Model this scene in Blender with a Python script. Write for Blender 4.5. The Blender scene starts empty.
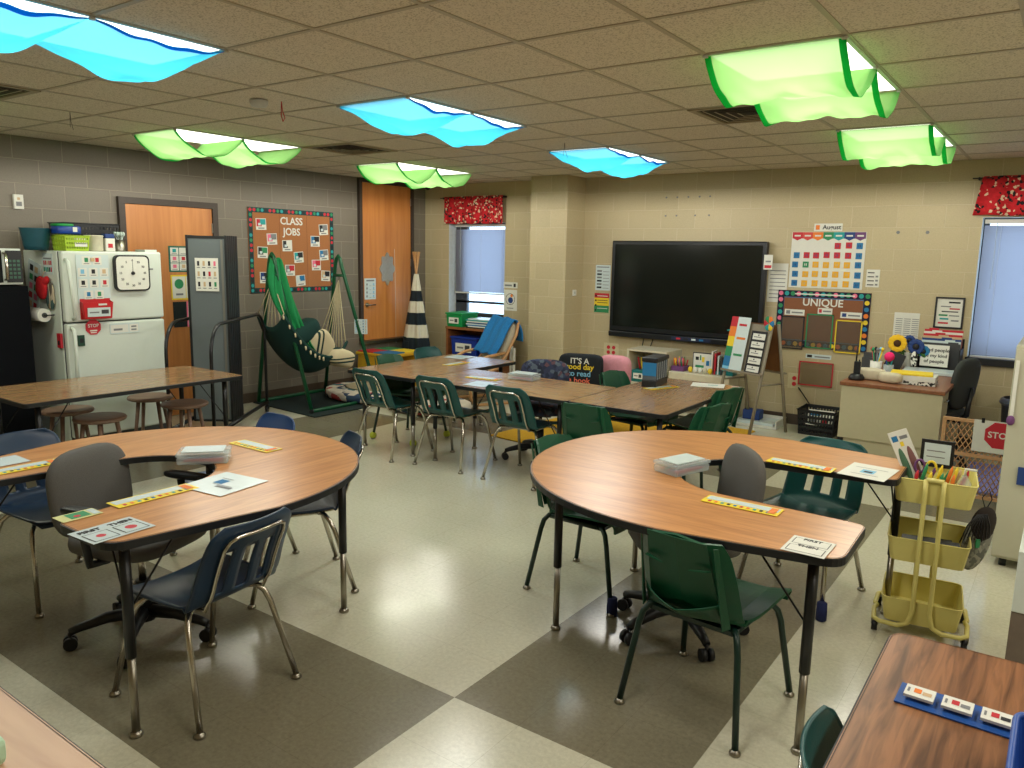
import bpy, bmesh, math, random
from mathutils import Vector, Matrix
random.seed(7)
PI = math.pi
S = bpy.context.scene
C = S.collection

# ------------------------------------------------------------------ camera, world, exposure
F_PX, YAW, PITCH, ROLL, CAMZ = 775.44, 0.61934, 0.16558, 0.019012, 1.71
cam = bpy.data.cameras.new('camera'); camo = bpy.data.objects.new('camera', cam); C.objects.link(camo)
cam.sensor_width = 36.0; cam.lens = 36.0 * F_PX / 1024.0; cam.clip_start = 0.05; cam.clip_end = 200
cy_, sy_, cp_, sp_, cr_, sr_ = math.cos(YAW), math.sin(YAW), math.cos(PITCH), math.sin(PITCH), math.cos(ROLL), math.sin(ROLL)
fwd0 = Vector((-sy_, cy_, 0)); right0 = Vector((cy_, sy_, 0)); up0 = Vector((0, 0, 1))
fw = fwd0 * cp_ - up0 * sp_; u2 = fwd0 * sp_ + up0 * cp_
rr = right0 * cr_ + u2 * sr_; uu = -right0 * sr_ + u2 * cr_
camo.matrix_world = Matrix(((rr.x, uu.x, -fw.x, 0), (rr.y, uu.y, -fw.y, 0), (rr.z, uu.z, -fw.z, CAMZ), (0, 0, 0, 1)))
S.camera = camo
w = bpy.data.worlds.new('world'); S.world = w; w.use_nodes = True
w.node_tree.nodes['Background'].inputs[0].default_value = (0.58, 0.76, 1.0, 1)
w.node_tree.nodes['Background'].inputs[1].default_value = 4.0
S.view_settings.view_transform = 'Standard'; S.view_settings.look = 'None'
S.view_settings.gamma = 1.0; S.view_settings.use_curve_mapping = False
S.view_settings.exposure = 0.32
S.cycles.use_denoising = True
S.cycles.max_bounces = 10; S.cycles.diffuse_bounces = 5; S.cycles.transparent_max_bounces = 12
S.cycles.sample_clamp_indirect = 6.0
LAMP_W = 25.0        # each of the two lamps of a ceiling fixture
LAMP_C = (1.0, .95, .86)
DIFF_E = 2.4         # brightness of the fixture diffuser panels

H, XL, YB, XR, YF = 2.626, -7.413, 8.246, 2.6, -2.2   # room

# ------------------------------------------------------------------ materials
_m = {}
def srgb(c):
    return tuple(((v / 255) / 12.92 if v / 255 <= 0.04045 else ((v / 255 + 0.055) / 1.055) ** 2.4) for v in c)
def base(name):
    m = bpy.data.materials.new(name); m.use_nodes = True
    return m, m.node_tree.nodes, m.node_tree.links, m.node_tree.nodes['Principled BSDF']
def mat(name, col, rough=0.5, metal=0.0, noise=0.06, scale=30.0, trans=0.0, ior=1.45, coat=0.0, bump=0.0, spec=0.5):
    if name in _m: return _m[name]
    m, N, L, b = base(name)
    c = srgb(col)
    b.inputs['Roughness'].default_value = rough; b.inputs['Metallic'].default_value = metal
    b.inputs['IOR'].default_value = ior; b.inputs['Transmission Weight'].default_value = trans
    b.inputs['Coat Weight'].default_value = coat
    b.inputs['Specular IOR Level'].default_value = spec
    if noise > 0 or bump > 0:
        tc = N.new('ShaderNodeTexCoord'); nz = N.new('ShaderNodeTexNoise'); nz.inputs['Scale'].default_value = scale
        nz.inputs['Detail'].default_value = 4
        L.new(tc.outputs['Object'], nz.inputs['Vector'])
        if noise > 0:
            r = N.new('ShaderNodeValToRGB')
            r.color_ramp.elements[0].color = tuple(v * (1 - noise) for v in c) + (1,)
            r.color_ramp.elements[1].color = tuple(min(1, v * (1 + noise)) for v in c) + (1,)
            r.color_ramp.elements[0].position = 0.3; r.color_ramp.elements[1].position = 0.7
            L.new(nz.outputs['Fac'], r.inputs['Fac']); L.new(r.outputs['Color'], b.inputs['Base Color'])
        else: b.inputs['Base Color'].default_value = c + (1,)
        if bump > 0:
            bp = N.new('ShaderNodeBump'); bp.inputs['Strength'].default_value = bump; bp.inputs['Distance'].default_value = 0.004
            L.new(nz.outputs['Fac'], bp.inputs['Height']); L.new(bp.outputs['Normal'], b.inputs['Normal'])
    else: b.inputs['Base Color'].default_value = c + (1,)
    _m[name] = m; return m
def flat(col, rough=0.6):
    return mat('paint_%02x%02x%02x' % tuple(col), col, rough, noise=0.02, scale=60)
def wood(name, dark, light, scale=3.0, rough=0.35, axis='Y', coat=0.0, contrast=(0.3, 0.7)):
    if name in _m: return _m[name]
    m, N, L, b = base(name)
    tc = N.new('ShaderNodeTexCoord'); mp = N.new('ShaderNodeMapping')
    s = {'X': (1, 14, 14), 'Y': (14, 1, 14), 'Z': (14, 14, 1)}[axis]
    mp.inputs['Scale'].default_value = tuple(v * scale for v in s)
    L.new(tc.outputs['Object'], mp.inputs['Vector'])
    nz = N.new('ShaderNodeTexNoise'); nz.inputs['Scale'].default_value = 1; nz.inputs['Detail'].default_value = 5
    nz.inputs['Distortion'].default_value = 1.2; L.new(mp.outputs['Vector'], nz.inputs['Vector'])
    nz2 = N.new('ShaderNodeTexNoise'); nz2.inputs['Scale'].default_value = 0.22; nz2.inputs['Detail'].default_value = 2
    nz2.inputs['Distortion'].default_value = 2.0
    L.new(mp.outputs['Vector'], nz2.inputs['Vector'])
    mx = N.new('ShaderNodeMath'); mx.operation = 'MULTIPLY_ADD'; mx.inputs[1].default_value = 0.55
    L.new(nz.outputs['Fac'], mx.inputs[0])
    m2 = N.new('ShaderNodeMath'); m2.operation = 'MULTIPLY'; m2.inputs[1].default_value = 0.45
    L.new(nz2.outputs['Fac'], m2.inputs[0]); L.new(m2.outputs[0], mx.inputs[2])
    r = N.new('ShaderNodeValToRGB'); r.color_ramp.elements[0].position = contrast[0]; r.color_ramp.elements[1].position = contrast[1]
    r.color_ramp.elements[0].color = srgb(dark) + (1,); r.color_ramp.elements[1].color = srgb(light) + (1,)
    L.new(mx.outputs[0], r.inputs['Fac']); L.new(r.outputs['Color'], b.inputs['Base Color'])
    b.inputs['Roughness'].default_value = rough; b.inputs['Coat Weight'].default_value = coat
    _m[name] = m; return m
def block_wall(name, col, mortar, axes, rough=0.55):
    m, N, L, b = base(name)
    tc = N.new('ShaderNodeTexCoord'); sp = N.new('ShaderNodeSeparateXYZ'); cb = N.new('ShaderNodeCombineXYZ')
    L.new(tc.outputs['Object'], sp.inputs[0]); L.new(sp.outputs[axes], cb.inputs[0]); L.new(sp.outputs['Z'], cb.inputs[1])
    br = N.new('ShaderNodeTexBrick'); br.offset = 0.5; br.inputs['Scale'].default_value = 1
    br.inputs['Brick Width'].default_value = 0.406; br.inputs['Row Height'].default_value = 0.203
    br.inputs['Mortar Size'].default_value = 0.004; br.inputs['Mortar Smooth'].default_value = 0.4
    c = srgb(col)
    br.inputs['Color1'].default_value = tuple(v * 0.96 for v in c) + (1,); br.inputs['Color2'].default_value = tuple(v * 1.05 for v in c) + (1,)
    br.inputs['Mortar'].default_value = srgb(mortar) + (1,)
    L.new(cb.outputs[0], br.inputs['Vector'])
    nz = N.new('ShaderNodeTexNoise'); nz.inputs['Scale'].default_value = 90; nz.inputs['Detail'].default_value = 3
    L.new(tc.outputs['Object'], nz.inputs['Vector'])
    mx = N.new('ShaderNodeMix'); mx.data_type = 'RGBA'; mx.blend_type = 'MULTIPLY'; mx.inputs[0].default_value = 0.25
    L.new(br.outputs['Color'], mx.inputs[6]); L.new(nz.outputs['Fac'], mx.inputs[7]); L.new(mx.outputs[2], b.inputs['Base Color'])
    ad = N.new('ShaderNodeMath'); ad.operation = 'MULTIPLY_ADD'; ad.inputs[1].default_value = -1.0
    L.new(br.outputs['Fac'], ad.inputs[0])
    ns = N.new('ShaderNodeMath'); ns.operation = 'MULTIPLY'; ns.inputs[1].default_value = 0.35
    L.new(nz.outputs['Fac'], ns.inputs[0]); L.new(ns.outputs[0], ad.inputs[2])
    bp = N.new('ShaderNodeBump'); bp.inputs['Strength'].default_value = 0.45; bp.inputs['Distance'].default_value = 0.006
    L.new(ad.outputs[0], bp.inputs['Height']); L.new(bp.outputs['Normal'], b.inputs['Normal'])
    b.inputs['Roughness'].default_value = rough
    return m
def floor_mat():
    m, N, L, b = base('vinyl_floor')
    tc = N.new('ShaderNodeTexCoord'); sp = N.new('ShaderNodeSeparateXYZ'); L.new(tc.outputs['Object'], sp.inputs[0])
    def M(op, a, bb, c=None):
        n = N.new('ShaderNodeMath'); n.operation = op
        for i, v in enumerate((a, bb, c)):
            if v is None: continue
            if isinstance(v, (int, float)): n.inputs[i].default_value = v
            else: L.new(v, n.inputs[i])
        return n.outputs[0]
    X, Y = sp.outputs['X'], sp.outputs['Y']
    P = 4.575
    fx = M('FLOORED_MODULO', M('ADD', X, 1.78), P); bx = M('LESS_THAN', fx, 0.915)
    fy = M('FLOORED_MODULO', M('SUBTRACT', Y, 1.235), P); by = M('LESS_THAN', fy, 0.915)
    dark = M('ABSOLUTE', M('SUBTRACT', bx, by), 0)
    # tile seams
    def seam(v, off):
        f = M('FLOORED_MODULO', M('ADD', v, off), 0.305)
        return M('MAXIMUM', M('LESS_THAN', f, 0.0016), 0)
    sm = M('MAXIMUM', seam(X, 1.78), seam(Y, -1.235))
    nz = N.new('ShaderNodeTexNoise'); nz.inputs['Scale'].default_value = 55; nz.inputs['Detail'].default_value = 6; nz.inputs['Roughness'].default_value = 0.75
    L.new(tc.outputs['Object'], nz.inputs['Vector'])
    def ramp(a, bcol):
        r = N.new('ShaderNodeValToRGB'); r.color_ramp.elements[0].position = 0.33; r.color_ramp.elements[1].position = 0.67
        r.color_ramp.elements[0].color = srgb(a) + (1,); r.color_ramp.elements[1].color = srgb(bcol) + (1,)
        L.new(nz.outputs['Fac'], r.inputs['Fac']); return r.outputs['Color']
    lt = ramp((188, 185, 162), (208, 205, 182)); dk = ramp((112, 107, 88), (132, 126, 104))
    mx = N.new('ShaderNodeMix'); mx.data_type = 'RGBA'; L.new(dark, mx.inputs[0]); L.new(lt, mx.inputs[6]); L.new(dk, mx.inputs[7])
    m2 = N.new('ShaderNodeMix'); m2.data_type = 'RGBA'; m2.blend_type = 'MULTIPLY'
    L.new(M('MULTIPLY', sm, 0.35), m2.inputs[0]); L.new(mx.outputs[2], m2.inputs[6]); m2.inputs[7].default_value = (0.25, 0.22, 0.16, 1)
    L.new(m2.outputs[2], b.inputs['Base Color'])
    n2 = N.new('ShaderNodeTexNoise'); n2.inputs['Scale'].default_value = 2.5; n2.inputs['Detail'].default_value = 5
    L.new(tc.outputs['Object'], n2.inputs['Vector'])
    L.new(M('MULTIPLY_ADD', n2.outputs['Fac'], 0.16, 0.11), b.inputs['Roughness'])
    bp = N.new('ShaderNodeBump'); bp.inputs['Strength'].default_value = 0.06; bp.inputs['Distance'].default_value = 0.002
    L.new(nz.outputs['Fac'], bp.inputs['Height']); L.new(bp.outputs['Normal'], b.inputs['Normal'])
    b.inputs['Coat Weight'].default_value = 0.0
    return m
def ceiling_mat():
    m, N, L, b = base('acoustic_tile')
    tc = N.new('ShaderNodeTexCoord')
    vo = N.new('ShaderNodeTexNoise'); vo.inputs['Scale'].default_value = 130; vo.inputs['Detail'].default_value = 2
    L.new(tc.outputs['Object'], vo.inputs['Vector'])
    r = N.new('ShaderNodeValToRGB'); r.color_ramp.elements[0].position = 0.36; r.color_ramp.elements[1].position = 0.48
    r.color_ramp.elements[0].color = srgb((176, 168, 150)) + (1,); r.color_ramp.elements[1].color = srgb((220, 212, 196)) + (1,)
    L.new(vo.outputs['Fac'], r.inputs['Fac']); L.new(r.outputs['Color'], b.inputs['Base Color'])
    b.inputs['Roughness'].default_value = 0.9
    bp = N.new('ShaderNodeBump'); bp.inputs['Strength'].default_value = 0.3; bp.inputs['Distance'].default_value = 0.003
    L.new(vo.outputs['Fac'], bp.inputs['Height']); L.new(bp.outputs['Normal'], b.inputs['Normal'])
    return m
def pattern_mat(name, cols, scale=8.0, rough=0.8, stretch=(1, 1, 1)):
    if name in _m: return _m[name]
    m, N, L, b = base(name)
    tc = N.new('ShaderNodeTexCoord'); mp = N.new('ShaderNodeMapping'); mp.inputs['Scale'].default_value = stretch
    L.new(tc.outputs['Object'], mp.inputs['Vector'])
    vo = N.new('ShaderNodeTexVoronoi'); vo.inputs['Scale'].default_value = scale; L.new(mp.outputs['Vector'], vo.inputs['Vector'])
    sp = N.new('ShaderNodeSeparateColor'); L.new(vo.outputs['Color'], sp.inputs[0])
    r = N.new('ShaderNodeValToRGB'); r.color_ramp.interpolation = 'CONSTANT'
    while len(r.color_ramp.elements) < len(cols): r.color_ramp.elements.new(0.5)
    for i, c in enumerate(cols):
        r.color_ramp.elements[i].position = i / len(cols); r.color_ramp.elements[i].color = srgb(c) + (1,)
    L.new(sp.outputs[0], r.inputs['Fac']); L.new(r.outputs['Color'], b.inputs['Base Color'])
    b.inputs['Roughness'].default_value = rough
    _m[name] = m; return m
def stripe_mat(name, cols, period, axis='Z', rough=0.85):
    if name in _m: return _m[name]
    m, N, L, b = base(name)
    tc = N.new('ShaderNodeTexCoord'); sp = N.new('ShaderNodeSeparateXYZ'); L.new(tc.outputs['Object'], sp.inputs[0])
    a = N.new('ShaderNodeMath'); a.operation = 'FLOORED_MODULO'; a.inputs[1].default_value = period; L.new(sp.outputs[axis], a.inputs[0])
    d = N.new('ShaderNodeMath'); d.operation = 'DIVIDE'; d.inputs[1].default_value = period; L.new(a.outputs[0], d.inputs[0])
    r = N.new('ShaderNodeValToRGB'); r.color_ramp.interpolation = 'CONSTANT'
    while len(r.color_ramp.elements) < len(cols): r.color_ramp.elements.new(0.5)
    t = 0
    tot = sum(k for _, k in cols)
    for i, (c, k) in enumerate(cols):
        r.color_ramp.elements[i].position = t / tot; r.color_ramp.elements[i].color = srgb(c) + (1,); t += k
    L.new(d.outputs[0], r.inputs['Fac']); L.new(r.outputs['Color'], b.inputs['Base Color'])
    b.inputs['Roughness'].default_value = rough
    _m[name] = m; return m
def emit(name, col, e):
    if name in _m: return _m[name]
    m = bpy.data.materials.new(name); m.use_nodes = True; N = m.node_tree.nodes; L = m.node_tree.links
    N.remove(N['Principled BSDF']); em = N.new('ShaderNodeEmission'); em.inputs[0].default_value = srgb(col) + (1,); em.inputs[1].default_value = e
    L.new(em.outputs[0], N['Material Output'].inputs[0]); _m[name] = m; return m
def fabric(name, tint, dif, tr=0.25):
    """sheer cloth: part of the lamp light passes straight through, the rest is scattered"""
    if name in _m: return _m[name]
    m = bpy.data.materials.new(name); m.use_nodes = True; N = m.node_tree.nodes; L = m.node_tree.links
    N.remove(N['Principled BSDF'])
    t = N.new('ShaderNodeBsdfTransparent'); t.inputs[0].default_value = srgb(tint) + (1,)
    d = N.new('ShaderNodeBsdfDiffuse'); d.inputs[0].default_value = srgb(dif) + (1,)
    tl = N.new('ShaderNodeBsdfTranslucent'); tl.inputs[0].default_value = srgb(dif) + (1,)
    m1 = N.new('ShaderNodeMixShader'); m1.inputs[0].default_value = 0.62; L.new(d.outputs[0], m1.inputs[1]); L.new(tl.outputs[0], m1.inputs[2])
    m2 = N.new('ShaderNodeMixShader'); m2.inputs[0].default_value = tr; L.new(m1.outputs[0], m2.inputs[1]); L.new(t.outputs[0], m2.inputs[2])
    L.new(m2.outputs[0], N['Material Output'].inputs[0]); _m[name] = m; return m
def clear(name, tint, tr=0.7, rough=0.1):
    if name in _m: return _m[name]
    m = bpy.data.materials.new(name); m.use_nodes = True; N = m.node_tree.nodes; L = m.node_tree.links
    b = N['Principled BSDF']; b.inputs['Base Color'].default_value = srgb(tint) + (1,); b.inputs['Roughness'].default_value = rough
    t = N.new('ShaderNodeBsdfTransparent'); t.inputs[0].default_value = srgb(tint) + (1,)
    mx = N.new('ShaderNodeMixShader'); mx.inputs[0].default_value = tr
    L.new(b.outputs[0], mx.inputs[1]); L.new(t.outputs[0], mx.inputs[2]); L.new(mx.outputs[0], N['Material Output'].inputs[0])
    _m[name] = m; return m

OAK = wood('oak_laminate', (164, 108, 62), (198, 140, 86), 4.5, 0.3, 'Y', contrast=(0.32, 0.62))
OAKX = wood('oak_laminate_cross', (150, 98, 58), (196, 140, 90), 2.2, 0.3, 'X')
OAKG = wood('grey_oak_laminate', (142, 108, 74), (170, 134, 96), 7.0, 0.17, 'Y', contrast=(0.38, 0.62))
OAKGX = wood('grey_oak_laminate_cross', (142, 108, 74), (170, 134, 96), 7.0, 0.17, 'X', contrast=(0.38, 0.62))
WALNUT = wood('walnut_laminate', (88, 56, 36), (150, 102, 68), 4.0, 0.35, 'Y', contrast=(0.36, 0.62))
DOORW = wood('birch_door', (176, 108, 50), (206, 138, 74), 1.0, 0.4, 'Z')
SHELFW = wood('shelf_wood', (120, 72, 40), (150, 96, 58), 2.0, 0.45, 'Y')
STOOLW = wood('stool_wood', (112, 88, 74), (146, 118, 98), 2.0, 0.5, 'X')
BEECH = wood('beech', (168, 120, 72), (200, 154, 104), 2.0, 0.45, 'X')
BLACK = mat('black_plastic', (22, 24, 26), 0.45)
BMETAL = mat('black_metal', (20, 22, 24), 0.35, spec=0.5)
CHROME = mat('chrome', (190, 184, 172), 0.22, 1.0, noise=0)
STEEL = mat('brushed_steel', (150, 145, 132), 0.35, 1.0, noise=0)
TEAL = mat('teal_shell', (14, 72, 70), 0.35, scale=200, bump=0.1)
NAVY = mat('navy_shell', (16, 42, 66), 0.35, scale=200, bump=0.1)
BLUE = mat('blue_shell', (34, 62, 104), 0.35, scale=200, bump=0.1)
GREEN = mat('green_shell', (14, 74, 48), 0.4, scale=200, bump=0.1)
GLEG = mat('dark_green_metal', (16, 46, 38), 0.35)
WHITE = mat('white_enamel', (206, 214, 204), 0.35, noise=0.01)
PAPER = mat('white_paper', (216, 216, 206), 0.7, noise=0.02)
LPAPER = mat('laminated_paper', (200, 214, 214), 0.25, noise=0.02)
YELLOW = mat('yellow_card', (232, 206, 40), 0.4, noise=0.02)
RED = mat('red_plastic', (190, 30, 36), 0.4, noise=0.03)
DGREY = mat('dark_grey', (60, 62, 64), 0.6)
INK = mat('ink', (40, 40, 44), 0.6, noise=0)
INKG = mat('grey_ink', (120, 122, 124), 0.6, noise=0)
BEIGE = mat('beige_steel', (186, 178, 146), 0.45, noise=0.02)
CORK = mat('brown_kraft', (160, 104, 62), 0.85, noise=0.08, scale=80)
CLEAR = clear('clear_plastic', (238, 244, 244), 0.72, 0.12)
SHEER = clear('sheer_sleeve', (226, 220, 208), 0.93, 0.2)
SMOKE = clear('smoke_plastic', (120, 130, 140), 0.55, 0.12)

# ------------------------------------------------------------------ geometry helpers
class MB:
    def __init__(s): s.b = bmesh.new(); s.mi = 0
    def _tag(s, faces):
        for f in faces: f.material_index = s.mi
    def m(s, i): s.mi = i; return s
    def box(s, x0, y0, z0, x1, y1, z1, rot=None, about=None):
        n = len(s.b.faces)
        vs = [s.b.verts.new((x, y, z)) for z in (z0, z1) for y in (y0, y1) for x in (x0, x1)]
        for q in ((0, 2, 3, 1), (4, 5, 7, 6), (0, 1, 5, 4), (2, 6, 7, 3), (0, 4, 6, 2), (1, 3, 7, 5)):
            f = s.b.faces.new([vs[i] for i in q]); f.material_index = s.mi
        if rot is not None:
            c = Vector(about if about else ((x0 + x1) / 2, (y0 + y1) / 2, (z0 + z1) / 2))
            for v in vs: v.co = rot @ (v.co - c) + c
        return vs
    def tube(s, pts, r, n=8, caps=True, closed=False):
        pts = [Vector(p) for p in pts]
        rad = r if isinstance(r, (list, tuple)) else [r] * len(pts)
        rings = []; prev = None
        N_ = len(pts)
        for i, p in enumerate(pts):
            if closed: d = pts[(i + 1) % N_] - pts[i - 1]
            else: d = (pts[min(i + 1, N_ - 1)] - pts[max(i - 1, 0)])
            d.normalize()
            if prev is None:
                a = Vector((0, 0, 1)) if abs(d.z) < 0.9 else Vector((1, 0, 0))
                x = d.cross(a).normalized()
            else:
                x = (prev - d * prev.dot(d)).normalized()
            prev = x; y = d.cross(x)
            rings.append([s.b.verts.new(p + (x * math.cos(2 * PI * k / n) + y * math.sin(2 * PI * k / n)) * rad[i]) for k in range(n)])
        rr_ = range(N_ if closed else N_ - 1)
        for i in rr_:
            A, B = rings[i], rings[(i + 1) % N_]
            for k in range(n):
                f = s.b.faces.new((A[k], A[(k + 1) % n], B[(k + 1) % n], B[k])); f.material_index = s.mi; f.smooth = True
        if caps and not closed:
            f = s.b.faces.new(list(reversed(rings[0]))); f.material_index = s.mi
            f = s.b.faces.new(rings[-1]); f.material_index = s.mi
        return s
    def cyl(s, p, h, r0, r1=None, n=16):
        r1 = r0 if r1 is None else r1
        p = Vector(p)
        return s.tube([p, p + Vector((0, 0, h))], [r0, r1], n)
    def lathe(s, p, prof, n=20, cap=True):
        p = Vector(p); rings = []
        for r, z in prof:
            rings.append([s.b.verts.new(p + Vector((r * math.cos(2 * PI * k / n), r * math.sin(2 * PI * k / n), z))) for k in range(n)])
        for i in range(len(rings) - 1):
            for k in range(n):
                f = s.b.faces.new((rings[i][k], rings[i][(k + 1) % n], rings[i + 1][(k + 1) % n], rings[i + 1][k])); f.material_index = s.mi; f.smooth = True
        if cap:
            f = s.b.faces.new(list(reversed(rings[0]))); f.material_index = s.mi
            f = s.b.faces.new(rings[-1]); f.material_index = s.mi
        return s
    def prism(s, poly, z0, z1, top_mi=None, side_mi=None):
        a = [s.b.verts.new((x, y, z0)) for x, y in poly]; t = [s.b.verts.new((x, y, z1)) for x, y in poly]
        f = s.b.faces.new(list(reversed(a))); f.material_index = s.mi if side_mi is None else side_mi
        f = s.b.faces.new(t); f.material_index = s.mi if top_mi is None else top_mi
        n = len(poly)
        for i in range(n):
            f = s.b.faces.new((a[i], a[(i + 1) % n], t[(i + 1) % n], t[i])); f.material_index = s.mi if side_mi is None else side_mi
        return s
    def quad(s, pts):
        f = s.b.faces.new([s.b.verts.new(p) for p in pts]); f.material_index = s.mi; return s
    def grid(s, fn, nu, nv, hole=None, smooth=True):
        V = [[s.b.verts.new(fn(i / nu, j / nv)) for j in range(nv + 1)] for i in range(nu + 1)]
        for i in range(nu):
            for j in range(nv):
                if hole and hole(i, j): continue
                f = s.b.faces.new((V[i][j], V[i + 1][j], V[i + 1][j + 1], V[i][j + 1])); f.material_index = s.mi; f.smooth = smooth
        return s
    def superq(s, c, rx, ry, rz, e1=0.5, e2=0.5, nu=20, nv=12, rot=None):
        c = Vector(c)
        def pw(v, e): return math.copysign(abs(v) ** e, v)
        def fn(u, v):
            th = 2 * PI * u; ph = PI * (v - 0.5) * 0.998
            p = Vector((rx * pw(math.cos(ph), e1) * pw(math.cos(th), e2), ry * pw(math.cos(ph), e1) * pw(math.sin(th), e2), rz * pw(math.sin(ph), e1)))
            if rot is not None: p = rot @ p
            return c + p
        s.grid(fn, nu, nv); bmesh.ops.remove_doubles(s.b, verts=s.b.verts[:], dist=1e-5)
        return s
    def build(s, name, mats, parent=None, bevel=0, solid=0, subsurf=0, loc=None, rot=None, off=-1):
        if not isinstance(mats, (list, tuple)): mats = [mats]
        if solid == 0: bmesh.ops.recalc_face_normals(s.b, faces=s.b.faces[:])
        me = bpy.data.meshes.new(name); s.b.to_mesh(me); s.b.free()
        for m_ in mats: me.materials.append(m_)
        o = bpy.data.objects.new(name, me); C.objects.link(o)
        if parent is not None: o.parent = parent
        if loc is not None: o.location = loc
        if rot is not None: o.rotation_euler = rot
        if subsurf:
            q = o.modifiers.new('s', 'SUBSURF'); q.levels = q.render_levels = subsurf
        if solid:
            q = o.modifiers.new('t', 'SOLIDIFY'); q.thickness = solid; q.offset = off
        if bevel:
            q = o.modifiers.new('b', 'BEVEL'); q.width = bevel; q.segments = 2; q.limit_method = 'ANGLE'; q.angle_limit = 0.9
        return o
def thing(name, label, cat, loc=(0, 0, 0), rz=0.0, group=None, rot=None):
    o = bpy.data.objects.new(name, None); C.objects.link(o); o.empty_display_size = 0.05
    o.location = loc; o.rotation_euler = rot if rot is not None else (0, 0, rz)
    o['label'] = label; o['category'] = cat
    if group: o['group'] = group
    return o
def tag(o, label, cat, group=None, kind=None, loc=None, rz=None):
    o['label'] = label; o['category'] = cat
    if group: o['group'] = group
    if kind: o['kind'] = kind
    if loc is not None: o.location = loc
    if rz is not None: o.rotation_euler = (0, 0, rz)
    return o
def struct(o): o['kind'] = 'structure'; return o
def dup(root, loc, rz, label, group=None, rot=None):
    r = root.copy(); C.objects.link(r); r.location = loc; r.rotation_euler = rot if rot is not None else (0, 0, rz)
    r['label'] = label
    if group: r['group'] = group
    for ch in list(root.children):
        c = ch.copy(); C.objects.link(c); c.parent = r
        for g in list(ch.children):
            d = g.copy(); C.objects.link(d); d.parent = c
    return r
def heading(hx, hy): return math.atan2(-hx, hy)
def text(body, size, parent, m_, loc, name='lettering', rot=(PI / 2, 0, 0), ext=0.0006, align='CENTER', sx=1.0):
    cu = bpy.data.curves.new(name, 'FONT'); cu.body = body; cu.size = size; cu.extrude = ext; cu.align_x = align; cu.align_y = 'CENTER'
    cu.resolution_u = 3; cu.offset = size * .018; cu.materials.append(m_)
    tmp = bpy.data.objects.new(name, cu); C.objects.link(tmp)
    me = bpy.data.meshes.new_from_object(tmp.evaluated_get(bpy.context.evaluated_depsgraph_get()))
    bpy.data.objects.remove(tmp); bpy.data.curves.remove(cu)
    o = bpy.data.objects.new(name, me); C.objects.link(o); o.parent = parent; o.location = loc; o.rotation_euler = rot; o.scale = (sx, 1, 1)
    return o
FLAT = (-PI / 2, 0, 0)
def card(name, label, cat, loc, w, h, items, group=None, rz=0.0, lay=False, back=None, th=0.003, roll=0.0, parent=None):
    """flat sheet in local XZ facing -Y; items (x0,z0,x1,z1,material) or ('o',x,z,r,material) as fractions of w,h from the lower left"""
    mats = [back or PAPER]; b = MB()
    b.box(-w / 2, -th, -h / 2, w / 2, 0, h / 2)
    k = 0
    for it in items:
        mm = it[-1]
        if mm not in mats: mats.append(mm)
        b.m(mats.index(mm)); k += 1
        y = -th - 0.0005 - 0.00012 * k
        if it[0] == 'o':
            _, cx, cz, r, _m2 = it
            pts = [(-w / 2 + cx * w + r * math.cos(2 * PI * t / 16), y, -h / 2 + cz * h + r * math.sin(2 * PI * t / 16)) for t in range(16)]
            b.quad(list(reversed(pts)) if False else pts)
        else:
            x0, z0, x1, z1, _m2 = it
            x0, x1 = -w / 2 + x0 * w, -w / 2 + x1 * w; z0, z1 = -h / 2 + z0 * h, -h / 2 + z1 * h
            b.quad([(x0, y, z0), (x1, y, z0), (x1, y, z1), (x0, y, z1)])
    o = b.build(name, mats)
    if parent is not None:
        o.parent = parent; o.location = loc
    else:
        tag(o, label, cat, group); o.location = loc
    if lay: o.rotation_euler = Matrix.Rotation(rz, 3, 'Z').to_4x4().to_3x3().__matmul__(Matrix.Rotation(-PI / 2, 3, 'X')).to_euler()
    else: o.rotation_euler = (0, roll, rz)
    return o
LW = PI / 2   # rotation for things on the left wall (facing +X)

# ------------------------------------------------------------------ room shell
WALLB = block_wall('cream_block_wall', (192, 177, 140), (206, 193, 158), 'X')
WALLL = block_wall('taupe_block_wall', (122, 114, 100), (150, 141, 125), 'Y')
WALLS = block_wall('cream_block_side', (192, 177, 140), (206, 193, 158), 'Y')
struct(MB().quad([(XL - .2, YF - .2, 0), (XR + .2, YF - .2, 0), (XR + .2, YB + .2, 0), (XL - .2, YB + .2, 0)]).build('floor', floor_mat()))
CEIL = ceiling_mat(); TEEM = mat('ceiling_tee', (176, 168, 150), 0.5, noise=0)
b = MB(); b.box(XL - .2, YF - .2, H, XR + .2, YB + .2, H + .1)
struct(b.build('ceiling', CEIL))
GX0, GY0 = -3.304, 3.526
b = MB()
x = GX0 - 0.61 * 7
while x < XR:
    if x > XL: b.box(x - .012, YF, H - .004, x + .012, YB, H + .01)
    x += 0.61
y = GY0 - 0.61 * 10
while y < YB:
    if y > YF: b.box(XL, y - .012, H - .0045, XR, y + .012, H + .009)
    y += 0.61
struct(b.build('trim_1', TEEM))
b = MB()
b.box(XL, YB - .03, H - .025, XR, YB, H)
W1 = (-6.98, -6.03, 0.86, 2.12); W2 = (-0.72, 0.62, 0.84, 2.12)
b = MB(); T = 0.22
for x0, x1, z0, z1 in ((XL - .2, W1[0], 0, H), (W1[0], W1[1], 0, W1[2]), (W1[0], W1[1], W1[3], H), (W1[1], W2[0], 0, H), (W2[0], W2[1], 0, W2[2]), (W2[0], W2[1], W2[3], H), (W2[1], XR + .2, 0, H)):
    b.box(x0, YB, z0, x1, YB + T, z1)
struct(b.build('wall_back', WALLB))

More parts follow.
